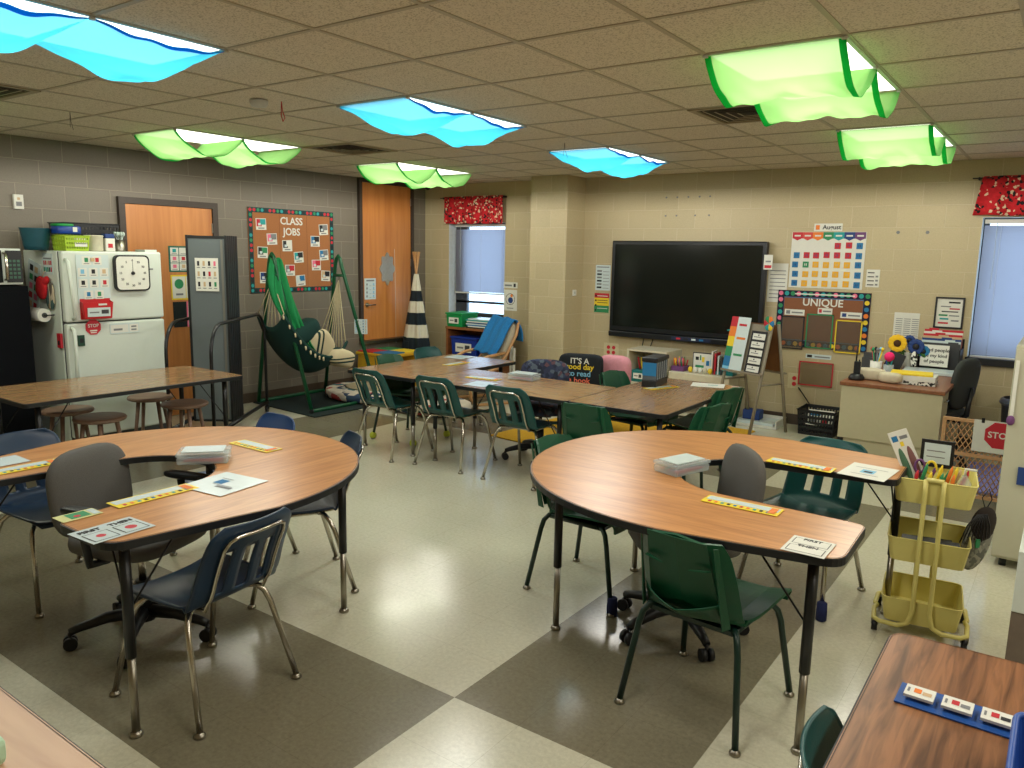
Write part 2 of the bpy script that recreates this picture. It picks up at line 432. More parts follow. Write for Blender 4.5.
def bx(*boxes):
    q = MB()
    for t in boxes: q.box(*t)
    return q
struct(bx((XL - .2, YF - .2, 0, XL, YB, H)).build('wall_left', WALLL))
struct(bx((XR, YF - .2, 0, XR + .2, YB, H)).build('wall_right', WALLS))
struct(bx((XL, YF - .2, 0, XR, YF, H)).build('wall_front', WALLB))
struct(bx((-5.36, 7.84, 0, -4.85, YB, H)).build('wall_pillar', WALLB))
BASEM = mat('vinyl_base', (72, 60, 48), 0.5)
struct(bx((XL, YF, 0, XL + .008, YB, .11)).build('baseboard_left', BASEM))
struct(bx((XL, YB - .008, 0, -5.36, YB, .11), (-5.368, 7.832, 0, -4.842, 7.84, .11), (-4.85, 7.84, 0, -4.842, YB, .11), (-4.85, YB - .008, 0, XR, YB, .11)).build('baseboard_back', BASEM))
# windows ----------------------------------------------------
FRAMEM = mat('window_frame', (58, 60, 66), 0.4); GLASS = clear('window_glass', (236, 244, 246), 0.9, 0.02)
REVEAL = mat('window_reveal', (198, 200, 196), 0.5)
def window(n, W, sash):
    x0, x1, z0, z1 = W
    q = MB()
    y = YB + .15
    for t in ((x0, y, z0, x0 + .05, y + .05, z1), (x1 - .05, y, z0, x1, y + .05, z1), (x0, y, z0, x1, y + .05, z0 + .05), (x0, y, z1 - .05, x1, y + .05, z1)): q.box(*t)
    if sash: q.box(x0 + .05, y, z0, x0 + .20, y + .05, z1); q.box(x0, y, z0 + .18, x1, y + .05, z0 + .21)
    o = struct(q.build('window_%d' % n, FRAMEM))
    g = bx((x0 + .04, y + .02, z0 + .04, x1 - .04, y + .026, z1 - .04)).build('pane', GLASS, o)
    r = bx((x0, YB - .001, z0, x0 + .004, YB + T, z1), (x1 - .004, YB - .001, z0, x1, YB + T, z1), (x0, YB, z1 - .004, x1, YB + T, z1)).build('reveal', REVEAL, o)
    return o
o = window(1, W1, True)
bx((W1[0] - .03, YB - .03, W1[2] - .03, W1[1] + .03, YB + .15, W1[2])).build('sill', mat('sill_stone', (150, 142, 124), .4), o)
o = window(2, W2, False)
bx((W2[0] - .01, YB - .035, W2[2] - .05, W2[1] + .01, YB + .15, W2[2] + .015)).build('sill', BLACK, o)
SLATM = mat('blind_slat', (206, 204, 200), 0.5, noise=0)
def blinds(label, x0, x1, z0, z1, yb, tilt):
    t = thing('window_blind', label, 'blind', ((x0 + x1) / 2, yb, z0))
    hw = (x1 - x0) / 2; h = z1 - z0
    bx((-hw, -.02, h - .035, hw, .02, h)).build('headrail', SLATM, t)
    bx((-hw, -.014, -.018, hw, .014, 0)).build('bottom_rail', SLATM, t)
    q = MB(); n = int((h - .06) / .0225)
    for i in range(n):
        z = .018 + i * .0225
        a = tilt
        dy, dz = .0125 * math.cos(a), .0125 * math.sin(a)
        q.quad([(-hw, -dy, z - dz), (hw, -dy, z - dz), (hw, dy, z + dz), (-hw, dy, z + dz)])
    q.build('slats', blind_m, t)
    q = MB()
    for sx_ in (-.8, 0, .8): q.tube([(sx_ * hw, -.015, 0), (sx_ * hw, -.015, h)], .0012, 5)
    q.build('ladder_cord', SLATM, t)
    MB().tube([(-hw + .1, -.03, h - .03), (-hw + .1, -.032, h - .62)], .004, 6).build('tilt_wand', CLEAR, t)
    return t
blind_m = fabric('sheer_slat', (150, 150, 150), (158, 156, 166), 0.0)
blinds('white mini blind half raised over the left window by the teepee', W1[0] + .05, W1[1] - .01, 1.19, 2.10, YB + .09, 1.2)
blinds('white mini blind fully lowered in the window at the right edge', W2[0] + .02, W2[1] - .01, .87, 2.10, YB + .05, 1.2)
VALM = pattern_mat('red_dotted_cloth', [(178, 18, 30), (190, 22, 34), (170, 14, 26), (182, 18, 30), (20, 16, 18), (186, 20, 32), (214, 190, 160), (176, 16, 28)], 48, 0.9)
def valance(label, x0, x1, z0, z1, skew=0.0):
    t = thing('window_valance', label, 'valance', ((x0 + x1) / 2, YB - .07, z0))
    hw = (x1 - x0) / 2; h = z1 - z0
    q = MB(); q.grid(lambda u, v: (-hw + 2 * hw * u + skew * (1 - v) * (u - .5) * 2, .018 * math.sin(u * 44) * (1.1 - .7 * v) - .01, h * v + .006 * math.sin(u * 23) * (1 - v)), 110, 6)
    q.build('curtain', VALM, t, solid=.003)
    MB().tube([(-hw - .08, .0, h - .015), (hw + .03, .0, h - .015)], .006, 8).build('curtain_rod', BLACK, t)
    for sx_ in (-hw - .03, hw): bx((sx_ - .006, 0, h - .03, sx_ + .006, .07, h - .005)).build('rod_bracket', BLACK, t)
valance('red character-print valance above the half-raised blind', -7.0, -6.02, 2.10, 2.455)
valance('red print valance above the lowered blind at the right edge', -.745, .64, 2.13, 2.47, .05)
# doors -------------------------------------------------------
DFR = mat('door_frame_taupe', (62, 52, 44), 0.5)
def door(n, y0, y1, z0, z1, fw_, knobside, sill=None):
    q = MB(); X = XL
    q.box(X, y0 - fw_, z0, X + .045, y0, z1 + fw_); q.box(X, y1, z0, X + .045, y1 + fw_, z1 + fw_); q.box(X, y0, z1, X + .045, y1, z1 + fw_)
    o = struct(q.build('door_%d' % n, DFR))
    bx((X, y0 + .003, z0 + .004, X + .028, y1 - .003, z1 - .003)).build('door_leaf', DOORW, o, bevel=.003)
    q = MB()
    for zz in (z0 + .25, (z0 + z1) / 2, z1 - .2): q.box(X + .02, y1 - .012, zz - .05, X + .036, y1 + .006, zz + .05)
    q.build('hinge', STEEL, o)
    q = MB(); zz = z0 + (z1 - z0) * .18 if n == 2 else z0 + 1.0
    if n == 2: zz = 1.03
    q.lathe((0, 0, 0), [(.03, 0), (.03, .008), (.012, .012), (.012, .04)], 14)
    q.tube([(0, 0, .04), (.02, 0, .045), (.12, 0, .04)], .009, 8)
    h = q.build('door_handle', STEEL, o); h.location = (X + .028, y0 + .07, zz); h.rotation_euler = (PI / 2, 0, PI / 2)
    return o
door(1, 3.97, 4.90, 0.0, 2.12, .06, 0)
o = door(2, 7.02, 7.92, .57, 2.575, .048, 0)
bx((XL, 6.97, .53, XL + .10, 7.97, .57)).build('threshold', STEEL, o)
struct(bx((XL, 6.97, .24, XL + .03, 7.99, .33)).build('trim_2', mat('pale_rail', (178, 170, 146), .5)))
# thin things on walls are below
# ------------------------------------------------------------------ ceiling fixtures with cloth covers
HOUS = mat('fixture_white', (200, 200, 196), 0.5); DIFFM = emit('fixture_diffuser', (255, 250, 236), DIFF_E)
lt0 = None
CB = fabric('blue_cloth', (190, 225, 250), (70, 200, 246), .12); CBB = fabric('blue_hem', (40, 130, 210), (16, 120, 220), .02)
CG = fabric('green_cloth', (236, 244, 220), (166, 232, 140), .12); CGB = fabric('green_hem', (60, 190, 110), (30, 176, 84), .02)
fix = [(-3.914, 1.086, 'B', 'blue sheer cloth light cover at the top left corner'),
       (-3.914, 3.526, 'B', 'blue sheer cloth light cover in the middle of the ceiling'),
       (-3.914, 5.966, 'B', 'small blue sheer cloth light cover nearest the big screen wall'),
       (-6.354, 3.526, 'G', 'green sheer cloth light cover above the refrigerator side'),
       (-6.354, 5.966, 'G', 'green sheer cloth light cover in front of the closet door'),
       (-1.474, 3.526, 'G', 'large green sheer cloth light cover at the upper right'),
       (-1.474, 5.966, 'G', 'smaller green sheer cloth light cover by the right window wall'),
       (-6.354, 1.086, 'G', 'green sheer cloth light cover beyond the left edge'),
       (-1.474, 1.086, 'G', ''),
       (0.966, 3.526, 'B', ''),
       (0.966, 1.086, 'B', ''),]
flab = ['left front', 'centre front', 'centre back']
def fixture(x, y, label):
    t = thing('ceiling_light', label, 'ceiling light', (x, y, H - .004), 0, 'fluorescent troffers in the ceiling grid')
    bx((.0, .0, -.004, .61, .02, .006), (.0, 1.20, -.004, .61, 1.22, .006), (0, .02, -.004, .02, 1.2, .006), (.59, .02, -.004, .61, 1.2, .006)).build('frame', HOUS, t)
    bx((.02, .02, -.0035, .59, 1.2, .002)).build('diffuser', DIFFM, t)
    for k in (.3, .92):
        li = bpy.data.lights.new('fixture_lamp', 'SPOT'); li.energy = LAMP_W; li.color = LAMP_C; li.spot_size = 3.14; li.spot_blend = .0; li.shadow_soft_size = .22
        lo = bpy.data.objects.new('fixture_lamp', li); C.objects.link(lo); lo.parent = t; lo.location = (.305, k, -.21)
    return t
def cover(x, y, kind, label, sag):
    fm, hm = (CB, CBB) if kind == 'B' else (CG, CGB)
    t = thing('light_cover', label, 'light cover', (x, y, H - .012), 0, ('blue' if kind == 'B' else 'green') + ' cloth covers under the ceiling lights')
    r = random.Random(label)
    p1, p2, p3 = r.uniform(0, 6), r.uniform(0, 6), r.uniform(0, 6)
    def z(u, v):
        f = (v * 2) % 1.0 if v < 1 else 1.0
        if v in (0, .5): f = 0
        s_ = math.sin(PI * f) ** .8
        edge = (1 - .12 * (1 - abs(2 * u - 1))) if kind == 'G' else (1 - .80 * abs(2 * u - 1) ** 2.2)
        return -sag * s_ * edge - .006 * math.sin(u * 17 + p1 + v * 9) * s_ - .005 * math.sin(v * 40 + p2 + u * 5) * s_ - .004 * math.sin(u * 31 - v * 22 + p3) * s_
    fn = lambda u, v: (.61 * u, 1.22 * v, z(u, v))
    q = MB(); q.grid(fn, 24, 64); q.build('cloth', fm, t)
    q = MB(); wv = .05 if kind == 'G' else .022
    for a in (0, 1 - wv): q.grid(lambda u, v: (lambda p: (p[0], p[1], p[2] - .0025))(fn(a + wv * u, v)), 2, 64)
    q.build('hem', hm, t)
    for v in (0, .5, 1):
        for u in (0.01, .99): MB().cyl((.61 * u, 1.22 * v, -.008), .012, .012, n=10).build('magnet', HOUS, t)
for i, (x, y, k, lab) in enumerate(fix):
    if not lab:
        fixture(x, y, ['bare ceiling light overhead outside the top edge of the picture', 'bare ceiling light outside the right edge, over the pale cabinets', 'bare ceiling light outside the right edge, over the walnut table'][i - 8]); continue
    fixture(x, y, 'white fluorescent troffer above the ' + lab.replace(' sheer cloth light cover', ' cover'))
    cover(x, y, k, lab, .17 if k == 'G' else .15)
def vent(x, y, label):
    t = thing('ceiling_vent', label, 'ceiling vent', (x, y, H - .006), 0)
    q = MB(); q.box(0, 0, -.004, .6, .04, .006); q.box(0, .56, -.004, .6, .6, .006); q.box(0, .04, -.004, .04, .56, .006); q.box(.56, .04, -.004, .6, .56, .006)
    q.build('frame', mat('vent_beige', (150, 138, 112), .5), t)
    for k in range(4):
        d = .07 + k * .055
        q = MB()
        for s_ in (0,):
            z0, z1 = -.003 - .0 * k, .012
            q.quad([(d, d, z0), (.6 - d, d, z0), (.6 - d - .03, d + .03, z1), (d + .03, d + .03, z1)])
            q.quad([(.6 - d, d, z0), (.6 - d, .6 - d, z0), (.57 - d, .57 - d, z1), (.57 - d, d + .03, z1)])
            q.quad([(.6 - d, .6 - d, z0), (d, .6 - d, z0), (d + .03, .57 - d, z1), (.57 - d, .57 - d, z1)])
            q.quad([(d, .6 - d, z0), (d, d, z0), (d + .03, d + .03, z1), (d + .03, .57 - d, z1)])
        q.build('louver', mat('vent_beige', (150, 138, 112), .5), t)
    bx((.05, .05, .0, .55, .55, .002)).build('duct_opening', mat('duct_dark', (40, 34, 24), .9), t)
vent(-5.744, 4.75, 'dark ceiling vent between the two green covers at left')
vent(-2.08, 4.75, 'dark ceiling vent left of the large green light cover')
vent(-5.74, 1.70, 'ceiling vent at the far left edge')
t = thing('smoke_detector', 'white smoke detector on the ceiling with red cord', 'smoke detector', (-4.22, 3.16, H - .004))
MB().lathe((0, 0, 0), [(.055, 0), (.055, -.02), (.045, -.038), (.02, -.042)], 18).build('housing', HOUS, t)
MB().tube([(.09, .1, 0), (.1, .1, -.06), (.12, .1, -.1), (.1, .1, -.12), (.085, .1, -.08), (.09, .1, 0)], .003, 6).build('cord', RED, t)
t = thing('dome_camera', 'small black dome camera in the ceiling corner above the teepee', 'security camera', (-7.22, 8.08, H - .004))
MB().lathe((0, 0, 0), [(.06, 0), (.06, -.02), (.05, -.025)], 16).build('mount', HOUS, t)
MB().superq((0, 0, -.03), .045, .045, .045, 1, 1, 14, 8).build('dome', BLACK, t)
for i, (x, y, l) in enumerate(((-1.0, 2.45, 'thin wire hook hanging from the ceiling near the upper right edge'), (-5.75, 2.75, 'thin wire hook hanging from the ceiling above the refrigerator'), (-3.52, 5.62, 'thin wire hook hanging by the smallest blue light cover'))):
    tag(MB().tube([(0, 0, 0), (.005, 0, -.06), (.03, 0, -.12)], .0015, 5).tube([(0, 0, 0), (-.01, 0, -.1)], .0015, 5).build('wire_hook', BLACK), l, 'hook', 'wire hooks on the ceiling', loc=(x, y, H - .003))

# ------------------------------------------------------------------ tables
def round_poly(pts, rads, n=6):
    out = []
    N_ = len(pts)
    for i in range(N_):
        p = Vector(pts[i]).to_2d(); a = Vector(pts[i - 1]).to_2d(); c = Vector(pts[(i + 1) % N_]).to_2d(); r = rads[i] if isinstance(rads, (list, tuple)) else rads
        d1 = (a - p).normalized(); d2 = (c - p).normalized()
        if r <= 0: out.append(tuple(p)); continue
        s_, e_ = p + d1 * r, p + d2 * r
        for k in range(n + 1):
            t = k / n
            q = s_ * (1 - t) ** 2 + p * 2 * t * (1 - t) + e_ * t * t
            out.append((q.x, q.y))
    return out
def tabletop(t, poly, ztop, m_, th=.03):
    q = MB(); q.prism(poly, ztop - th, ztop); q.build('tabletop', [m_], t)
    n = len(poly); q = MB(); o1 = []; i1 = []
    area = sum(poly[i][0] * poly[(i + 1) % n][1] - poly[(i + 1) % n][0] * poly[i][1] for i in range(n))
    sg = 1 if area > 0 else -1
    for i in range(n):
        p = Vector(poly[i]); a = Vector(poly[i - 1]); c = Vector(poly[(i + 1) % n])
        d = (c - a)
        if d.length < 1e-9: d = Vector((1, 0))
        d.normalize(); nn = Vector((d.y, -d.x)) * sg
        o1.append(p + nn * .004); i1.append(p - nn * .004)
    def ring(pp, z): return [q.b.verts.new((v.x, v.y, z)) for v in pp]
    R = [ring(i1, ztop + .0008), ring(o1, ztop - .003), ring(o1, ztop - th + .001), ring(i1, ztop - th - .0015)]
    for j in range(3):
        for i in range(n): q.b.faces.new((R[j][i], R[j + 1][i], R[j + 1][(i + 1) % n], R[j][(i + 1) % n]))
    q.build('edge_band', BLACK, t)
def adj_leg(t, x, y, ztop, lean=(0, 0), low=STEEL, split=.42):
    zt = ztop - .033; zs = zt * split
    q = MB(); px, py = lean
    f = lambda z: (x + px * (1 - z / zt), y + py * (1 - z / zt), z)
    q.tube([f(zt), f(zs)], .019, 12); q.box(x - .06, y - .035, zt - .004, x + .06, y + .035, zt)
    L_ = q.build('leg', BMETAL, t)
    MB().tube([f(zs + .01), f(.012)], .0145, 12).build('leg_insert', low, L_)
    MB().lathe(f(0), [(.021, 0), (.024, .006), (.02, .016), (.012, .022)], 14).build('glide', STEEL, L_)
def brace(t, a, b_):
    MB().tube([a, b_], .004, 6).build('brace', BMETAL, t)
def horseshoe(name, label, hw, depth, z, legs, grain, loc, rz, inn=.32, pe=.90):
    """local frame: open side faces -Y, round side +Y, origin in the middle of the floor below"""
    t = thing(name, label, 'table', loc, rz, 'horseshoe tables')
    y0 = -depth * .5; yc = y0 + depth - hw * 1.07; yi = yc - .08
    poly = []
    K = 40
    ex = hw * pe; ih = .355
    outer = []
    for k in range(K + 1):
        a = PI * k / K; c_, s_ = math.cos(a), math.sin(a)
        outer.append((hw * math.copysign(abs(c_) ** .96, c_), yc + hw * 1.07 * abs(s_) ** .96))
    inner = [( -inn * math.cos(PI * k / 24), yi + inn * 1.02 * math.sin(PI * k / 24)) for k in range(25)]
    rc = round_poly([(ih, y0), (ex, y0), (ex + .05, y0 + .4)], [.06, .07, 0])
    # right prong end, outer arc, left prong end, inner arc
    right = round_poly([(inn + .01, yi), (ih, y0), (ex, y0), (hw * .985, yc - .06)], [0, .05, .07, 0])[1:-1]
    left = [(-px, py) for px, py in reversed(right)]
    poly = right + outer + left + inner
    tabletop(t, poly, z, grain)
    for lx, ly in legs: adj_leg(t, lx, ly, z)
    for lx, ly in legs[:2]:
        sx_ = -1 if lx > 0 else 1
        brace(t, (lx, ly + .0, z * .62), (lx + sx_ * .0, ly + .20, z - .035)); brace(t, (lx, ly, z * .62), (lx + sx_ * .14, ly + .02, z - .035))
    return t
LT = horseshoe('horseshoe_table', 'oak-topped horseshoe table at left with blue chairs around it', .82, 1.46, .75,
               [(.65, -.65), (-.62, -.62), (.50, .46), (-.56, .46)], OAK, (-3.17, 1.93, 0), 0, .30, .86)
RT = horseshoe('horseshoe_table', 'oak-topped horseshoe table at right with green chairs around it', .86, 1.52, .76,
               [(.68, -.73), (-.70, -.66), (.42, .50), (-.42, .50)], OAK, (-1.28, 3.30, 0), PI / 2 + .025)
def rect_table(label, x0, y0, x1, y1, z, grain, legs, sleeves=False):
    cx, cy = (x0 + x1) / 2, (y0 + y1) / 2
    t = thing('activity_table', label, 'table', (cx, cy, 0), 0, 'rectangular activity tables')
    hx, hy = (x1 - x0) / 2, (y1 - y0) / 2
    tabletop(t, round_poly([(-hx, -hy), (hx, -hy), (hx, hy), (-hx, hy)], .045), z, grain)
    for lx, ly in legs:
        adj_leg(t, lx - cx, ly - cy, z)
    lx0 = min(l[0] for l in legs) - cx; lx1 = max(l[0] for l in legs) - cx; ly0 = min(l[1] for l in legs) - cy; ly1 = max(l[1] for l in legs) - cy
    if hx > hy:
        for lx, s_ in ((lx0, 1), (lx1, -1)):
            brace(t, (lx, ly0, z * .5), (lx + s_ * .22, ly0 + .02, z - .03)); brace(t, (lx, ly1, z * .5), (lx + s_ * .22, ly1 - .02, z - .03))
    else:
        for ly, s_ in ((ly0, 1), (ly1, -1)):
            brace(t, (lx0, ly, z * .5), (lx0 + .02, ly + s_ * .22, z - .03)); brace(t, (lx1, ly, z * .5), (lx1 - .02, ly + s_ * .22, z - .03))
    return t
rect_table('long table in front of the white refrigerator with stools under it', -6.27, 2.18, -5.44, 3.84, .69, OAKG, [(-6.17, 2.30), (-5.54, 2.30), (-6.17, 3.72), (-5.54, 3.72)])
rect_table('leftmost table of the centre cluster, running towards the window', -5.09, 4.63, -4.285, 6.09, .69, OAKG, [(-4.98, 4.74), (-4.40, 4.74), (-4.98, 5.98), (-4.40, 5.98)])
rect_table('middle table of the centre cluster, with three green chairs on its near side', -4.28, 4.63, -2.825, 5.40, .69, OAKGX, [(-4.16, 4.75), (-2.95, 4.75), (-4.16, 5.28), (-2.95, 5.28)])
rect_table('rightmost table of the centre cluster, below the wall screen', -2.82, 4.64, -2.07, 6.12, .69, OAKG, [(-2.72, 4.78), (-2.17, 4.78), (-2.72, 6.0), (-2.17, 6.0)])
# brown table at the lower right
t = thing('side_table', 'dark walnut-topped table in the lower right corner', 'table', (.25, 1.45, 0), 0)
tabletop(t, round_poly([(-.53, -.75), (.5, -.75), (.5, .70), (-.53, .68)], .05), .76, WALNUT)
for lx, ly in ((-.42, .58), (.4, .6), (-.42, -.6), (.4, -.6)): adj_leg(t, lx, ly, .76)
# light block-top table at lower left
BLOCK = wood('butcher_block', (176, 136, 104), (214, 178, 140), 1.2, .4, 'X')
t = thing('work_table', 'pale butcher-block table in the bottom left corner', 'table', (-1.75, .30, 0), 0)
tabletop(t, round_poly([(-.75, -.5), (.42, -.5), (.42, .325), (-.75, .325)], .02), .76, BLOCK, .04)
for lx, ly in ((-.65, .22), (.34, .22), (-.65, -.4), (.34, -.4)): adj_leg(t, lx, ly, .76)
MINT = mat('mint_plastic', (170, 200, 170), .5)
o = tag(bx((-.13, -.10, 0, .0, .09, .055)).build('storage_box', MINT, bevel=.015), 'pale mint plastic box on the butcher-block table', 'box', loc=(-1.50, .436, .761))

# ------------------------------------------------------------------ chairs
def prof_pts(P, n):
    out = []
    segs = len(P) - 1
    for i in range(n + 1):
        t = i / n * segs; k = min(int(t), segs - 1); f = t - k
        p0, p1, p2, p3 = P[max(k - 1, 0)], P[k], P[k + 1], P[min(k + 2, segs)]
        q = [0.5 * ((2 * p1[j]) + (-p0[j] + p2[j]) * f + (2 * p0[j] - 5 * p1[j] + 4 * p2[j] - p3[j]) * f * f + (-p0[j] + 3 * p1[j] - 3 * p2[j] + p3[j]) * f ** 3) for j in range(len(p1))]
        out.append(q)
    return out
def legs_glides(t, legs, m_, r, glide_m):
    for path in legs:
        L_ = MB().tube(path, r, 10).build('leg', m_, t)
        x, y, z = path[-1]
        MB().lathe((x, y, 0), [(.017, 0), (.021, .004), (.02, .012), (.012, .018), (.009, .022)], 14).build('foot_glide', glide_m, L_)
def chair_slotted(shell, label, group, name='school_chair'):
    t = thing(name, label, 'chair', (0, 0, 0), 0, group)
    # (y, z, half width) from the front lip of the seat over the bend to the top of the back
    P = [(.215, .405, .17), (.20, .425, .20), (.10, .432, .215), (-.04, .428, .21), (-.15, .432, .205), (-.205, .455, .205), (-.232, .50, .205), (-.262, .58, .200), (-.298, .66, .195), (-.33, .725, .182), (-.345, .760, .135)]
    n = 44; m = 24
    pr = prof_pts(P, n)
    def fn(u, v):
        i = u * n; y, z, hwid = pr[int(round(i))]
        s_ = 2 * v - 1
        x = s_ * hwid
        tt = u * 10
        if tt < 4.2: z += .018 * (abs(s_) ** 3) * min(1, tt / 1.2) - .008 * (1 - s_ * s_)
        else: y += .03 * (s_ * s_) * min(1, (tt - 4.2)) ; 
        return (x, y, z)
    def hole(i, j):
        u = i / n * 10
        if not (5.6 < u < 7.9): return False
        for c_ in (6, 11.5, 17):
            if abs(j + .5 - c_ - (0 if c_ != 11.5 else .0)) < 1.1: return True
        return False
    q = MB(); q.grid(fn, n, m, hole)
    q.build('shell', shell, t, solid=.009, off=0)
    # chrome loop on the rear face
    q = MB()
    loop = []
    def back(yz_u, xx, off=-.016):
        y, z, hwid = pr[int(round(yz_u * n / 10))]; return (xx, y + .03 * (xx / .205) ** 2 + off, z)
    for u in (4.9, 5.5, 6.2, 6.9, 7.6, 8.2): loop.append(back(u, -.135))
    loop.append(back(8.65, -.122)); loop.append(back(8.85, -.095))
    loop.append(back(8.9, 0)); 
    loop.append(back(8.85, .095)); loop.append(back(8.65, .122))
    for u in (8.2, 7.6, 6.9, 6.2, 5.5, 4.9): loop.append(back(u, .135))
    loop = [(-.13, -.10, .412), (-.135, -.19, .42)] + loop + [(.135, -.19, .42), (.13, -.10, .412)]
    q.tube(loop, .0075, 8); q.build('back_frame', CHROME, t)
    q = MB(); q.tube([(-.13, .13, .409), (-.13, -.12, .409)], .010, 8); q.tube([(.13, .13, .409), (.13, -.12, .409)], .010, 8)
    q.tube([(-.14, .10, .407), (.14, .10, .407)], .009, 8); q.tube([(-.14, -.10, .407), (.14, -.10, .407)], .009, 8)
    q.build('seat_frame', CHROME, t)
    legs = []
    for sx_ in (-1, 1):
        legs.append([(sx_ * .11, .10, .408), (sx_ * .155, .125, .402), (sx_ * .178, .145, .375), (sx_ * .19, .165, .33), (sx_ * .225, .245, .015)])
        legs.append([(sx_ * .11, -.10, .408), (sx_ * .155, -.125, .402), (sx_ * .178, -.145, .375), (sx_ * .19, -.165, .33), (sx_ * .232, -.255, .015)])
    legs_glides(t, legs, CHROME, .0118, STEEL)
    return t
def chair_ribbed(shell, label, group, name='school_chair'):
    """angular moulded chair: faceted rear rib box under the back, dark green tube legs"""
    t = thing(name, label, 'chair', (0, 0, 0), 0, group)
    P = [(.235, .40, .205), (.225, .43, .22), (.10, .432, .222), (-.06, .42, .215), (-.15, .425, .20), (-.20, .45, .195), (-.225, .52, .19), (-.255, .60, .185), (-.285, .69, .172), (-.315, .765, .148)]
    n = 36; m = 16; pr = prof_pts(P, n)
    def fn(u, v):
        y, z, hwid = pr[int(round(u * n))]; s_ = 2 * v - 1; tt = u * 9
        if tt < 3.8: z += .02 * max(0, (abs(s_) - .6) / .4) * min(1, tt / 1.0) - .006 * (1 - abs(s_))
        else:
            k = min(1, tt - 3.8)
            y += .05 * max(0, (abs(s_) - .62) / .38) * k
            if tt > 8.2: z -= .02 * abs(s_) * (tt - 8.2)
        return (s_ * hwid, y, z)
    q = MB(); q.grid(fn, n, m, None, smooth=False); q.build('shell', shell, t, solid=.010, off=0)
    # rear rib: a shallow box whose lower end is open, pointed in the middle
    q = MB()
    zt, zb = .755, .475
    def yb(z): return -.205 - (z - .45) / (.765 - .45) * .11
    q.quad([(-.115, yb(zt) - .004, zt), (-.14, yb(.46) - .006, .46), (0, yb(.50) - .020, .50), (0, yb(zt) - .014, zt + .002)])
    q.quad([(0, yb(zt) - .014, zt + .002), (0, yb(.50) - .020, .50), (.14, yb(.46) - .006, .46), (.115, yb(zt) - .004, zt)])
    def lip(u, v):
        a = 2 * u - 1; k = 1 - abs(a) ** 2.2; z = .425 + .018 * abs(a) + (.055 + .03 * abs(a)) * v
        return (a * .155, yb(z) - .006 - .075 * k * (v ** .6), z)
    q.grid(lip, 14, 5)
    q.quad([(-.15, yb(.72) + .0, .745), (-.14, yb(.72) - .014, .745), (-.158, yb(zb) - .03, .43), (-.17, yb(zb) + .01, .43)])
    q.quad([(.15, yb(.72) + .0, .745), (.14, yb(.72) - .014, .745), (.158, yb(zb) - .03, .43), (.17, yb(zb) + .01, .43)])
    q.quad([(-.125, yb(.66) - .01, .655), (-.05, yb(.66) - .03, .645), (-.12, yb(.66) - .035, .66)]); q.quad([(.125, yb(.66) - .01, .655), (.05, yb(.66) - .03, .645), (.12, yb(.66) - .035, .66)])
    q.build('rear_rib', shell, t, solid=.004, off=0)
    q = MB()
    q.box(-.17, -.17, .385, .17, .15, .402)
    for sx_ in (-1, 1): q.tube([(sx_ * .17, .12, .40), (sx_ * .17, -.17, .40)], .011, 8)
    q.build('seat_frame', GLEG, t)
    legs = []
    for sx_ in (-1, 1):
        legs.append([(sx_ * .14, .11, .402), (sx_ * .175, .15, .402), (sx_ * .19, .175, .375), (sx_ * .20, .19, .33), (sx_ * .235, .25, .02)])
        legs.append([(sx_ * .14, -.13, .402), (sx_ * .175, -.165, .402), (sx_ * .19, -.185, .375), (sx_ * .20, -.195, .33), (sx_ * .238, -.25, .02)])
    legs_glides(t, legs, GLEG, .0125, STEEL)
    return t
GA, GB, GC = 'slotted blue school chairs around the left horseshoe table', 'slotted green school chairs with chrome legs', 'green ribbed school chairs'
A = chair_slotted(NAVY, 'dark blue slotted school chair nearest the camera at the left horseshoe table', GA)
A.location = (-2.61, 1.615, 0); A.rotation_euler = (0, 0, heading(-1, -.10))
dup(A, (-3.12, 2.47, 0), heading(-.5, -.86), 'dark blue slotted chair at the right rounded end of the left horseshoe table', GA)
B3 = chair_slotted(BLUE, 'blue slotted chair behind the left horseshoe table, only its back top showing', GA)
B3.location = (-3.70, 2.50, 0); B3.rotation_euler = (0, 0, heading(-.12, -1))
dup(A, (-4.00, 1.70, 0), heading(1, .05), 'dark blue slotted chair at the left edge behind the grey office chair', GA)
Tq = chair_slotted(TEAL, 'leftmost of the three green slotted chairs on the near side of the centre tables', GB)
Tq.location = (-4.62, 4.74, 0); Tq.rotation_euler = (0, 0, heading(.04, 1))
dup(Tq, (-3.99, 4.82, 0), heading(-.05, 1), 'middle of the three green slotted chairs on the near side of the centre tables', GB)
dup(Tq, (-3.29, 4.83, 0), heading(-.02, 1), 'rightmost of the three green slotted chairs on the near side of the centre tables', GB)
dup(Tq, (-.99, 4.00, 0), heading(-.15, -1), 'green slotted chair on the far side of the right horseshoe table with blue foot socks', GB)
dup(Tq, (-4.96, 5.86, 0), heading(1, -.05), 'green chair at the left side of the centre cluster nearest the teepee', GB)
dup(Tq, (.0, 1.57, 0), heading(1, .15), 'green chair tucked beside the walnut table at the bottom edge', GB)
G1 = chair_ribbed(GREEN, 'green ribbed chair nearest the camera at the right horseshoe table', GC)
G1.location = (-.99, 2.74, 0); G1.rotation_euler = (0, 0, heading(.09, 1))
dup(G1, (-1.87, 3.38, 0), heading(1, -.03), 'green ribbed chair at the left rounded end of the right horseshoe table', GC)
dup(G1, (-2.52, 4.60, 0), heading(-.05, 1), 'green ribbed chair between the centre tables and the right horseshoe table, its back to us', GC)
dup(G1, (-2.77, 5.68, 0), heading(1, -.15), 'green ribbed chair beyond the centre tables beside the pink pillow', GC)
dup(G1, (-2.10, 4.97, 0), heading(-1, .25), 'nearer of the two green ribbed chairs at the right end of the centre cluster', GC)
dup(G1, (-2.26, 5.66, 0), heading(-1, .25), 'farther of the two green ribbed chairs at the right end of the centre tables', GC)
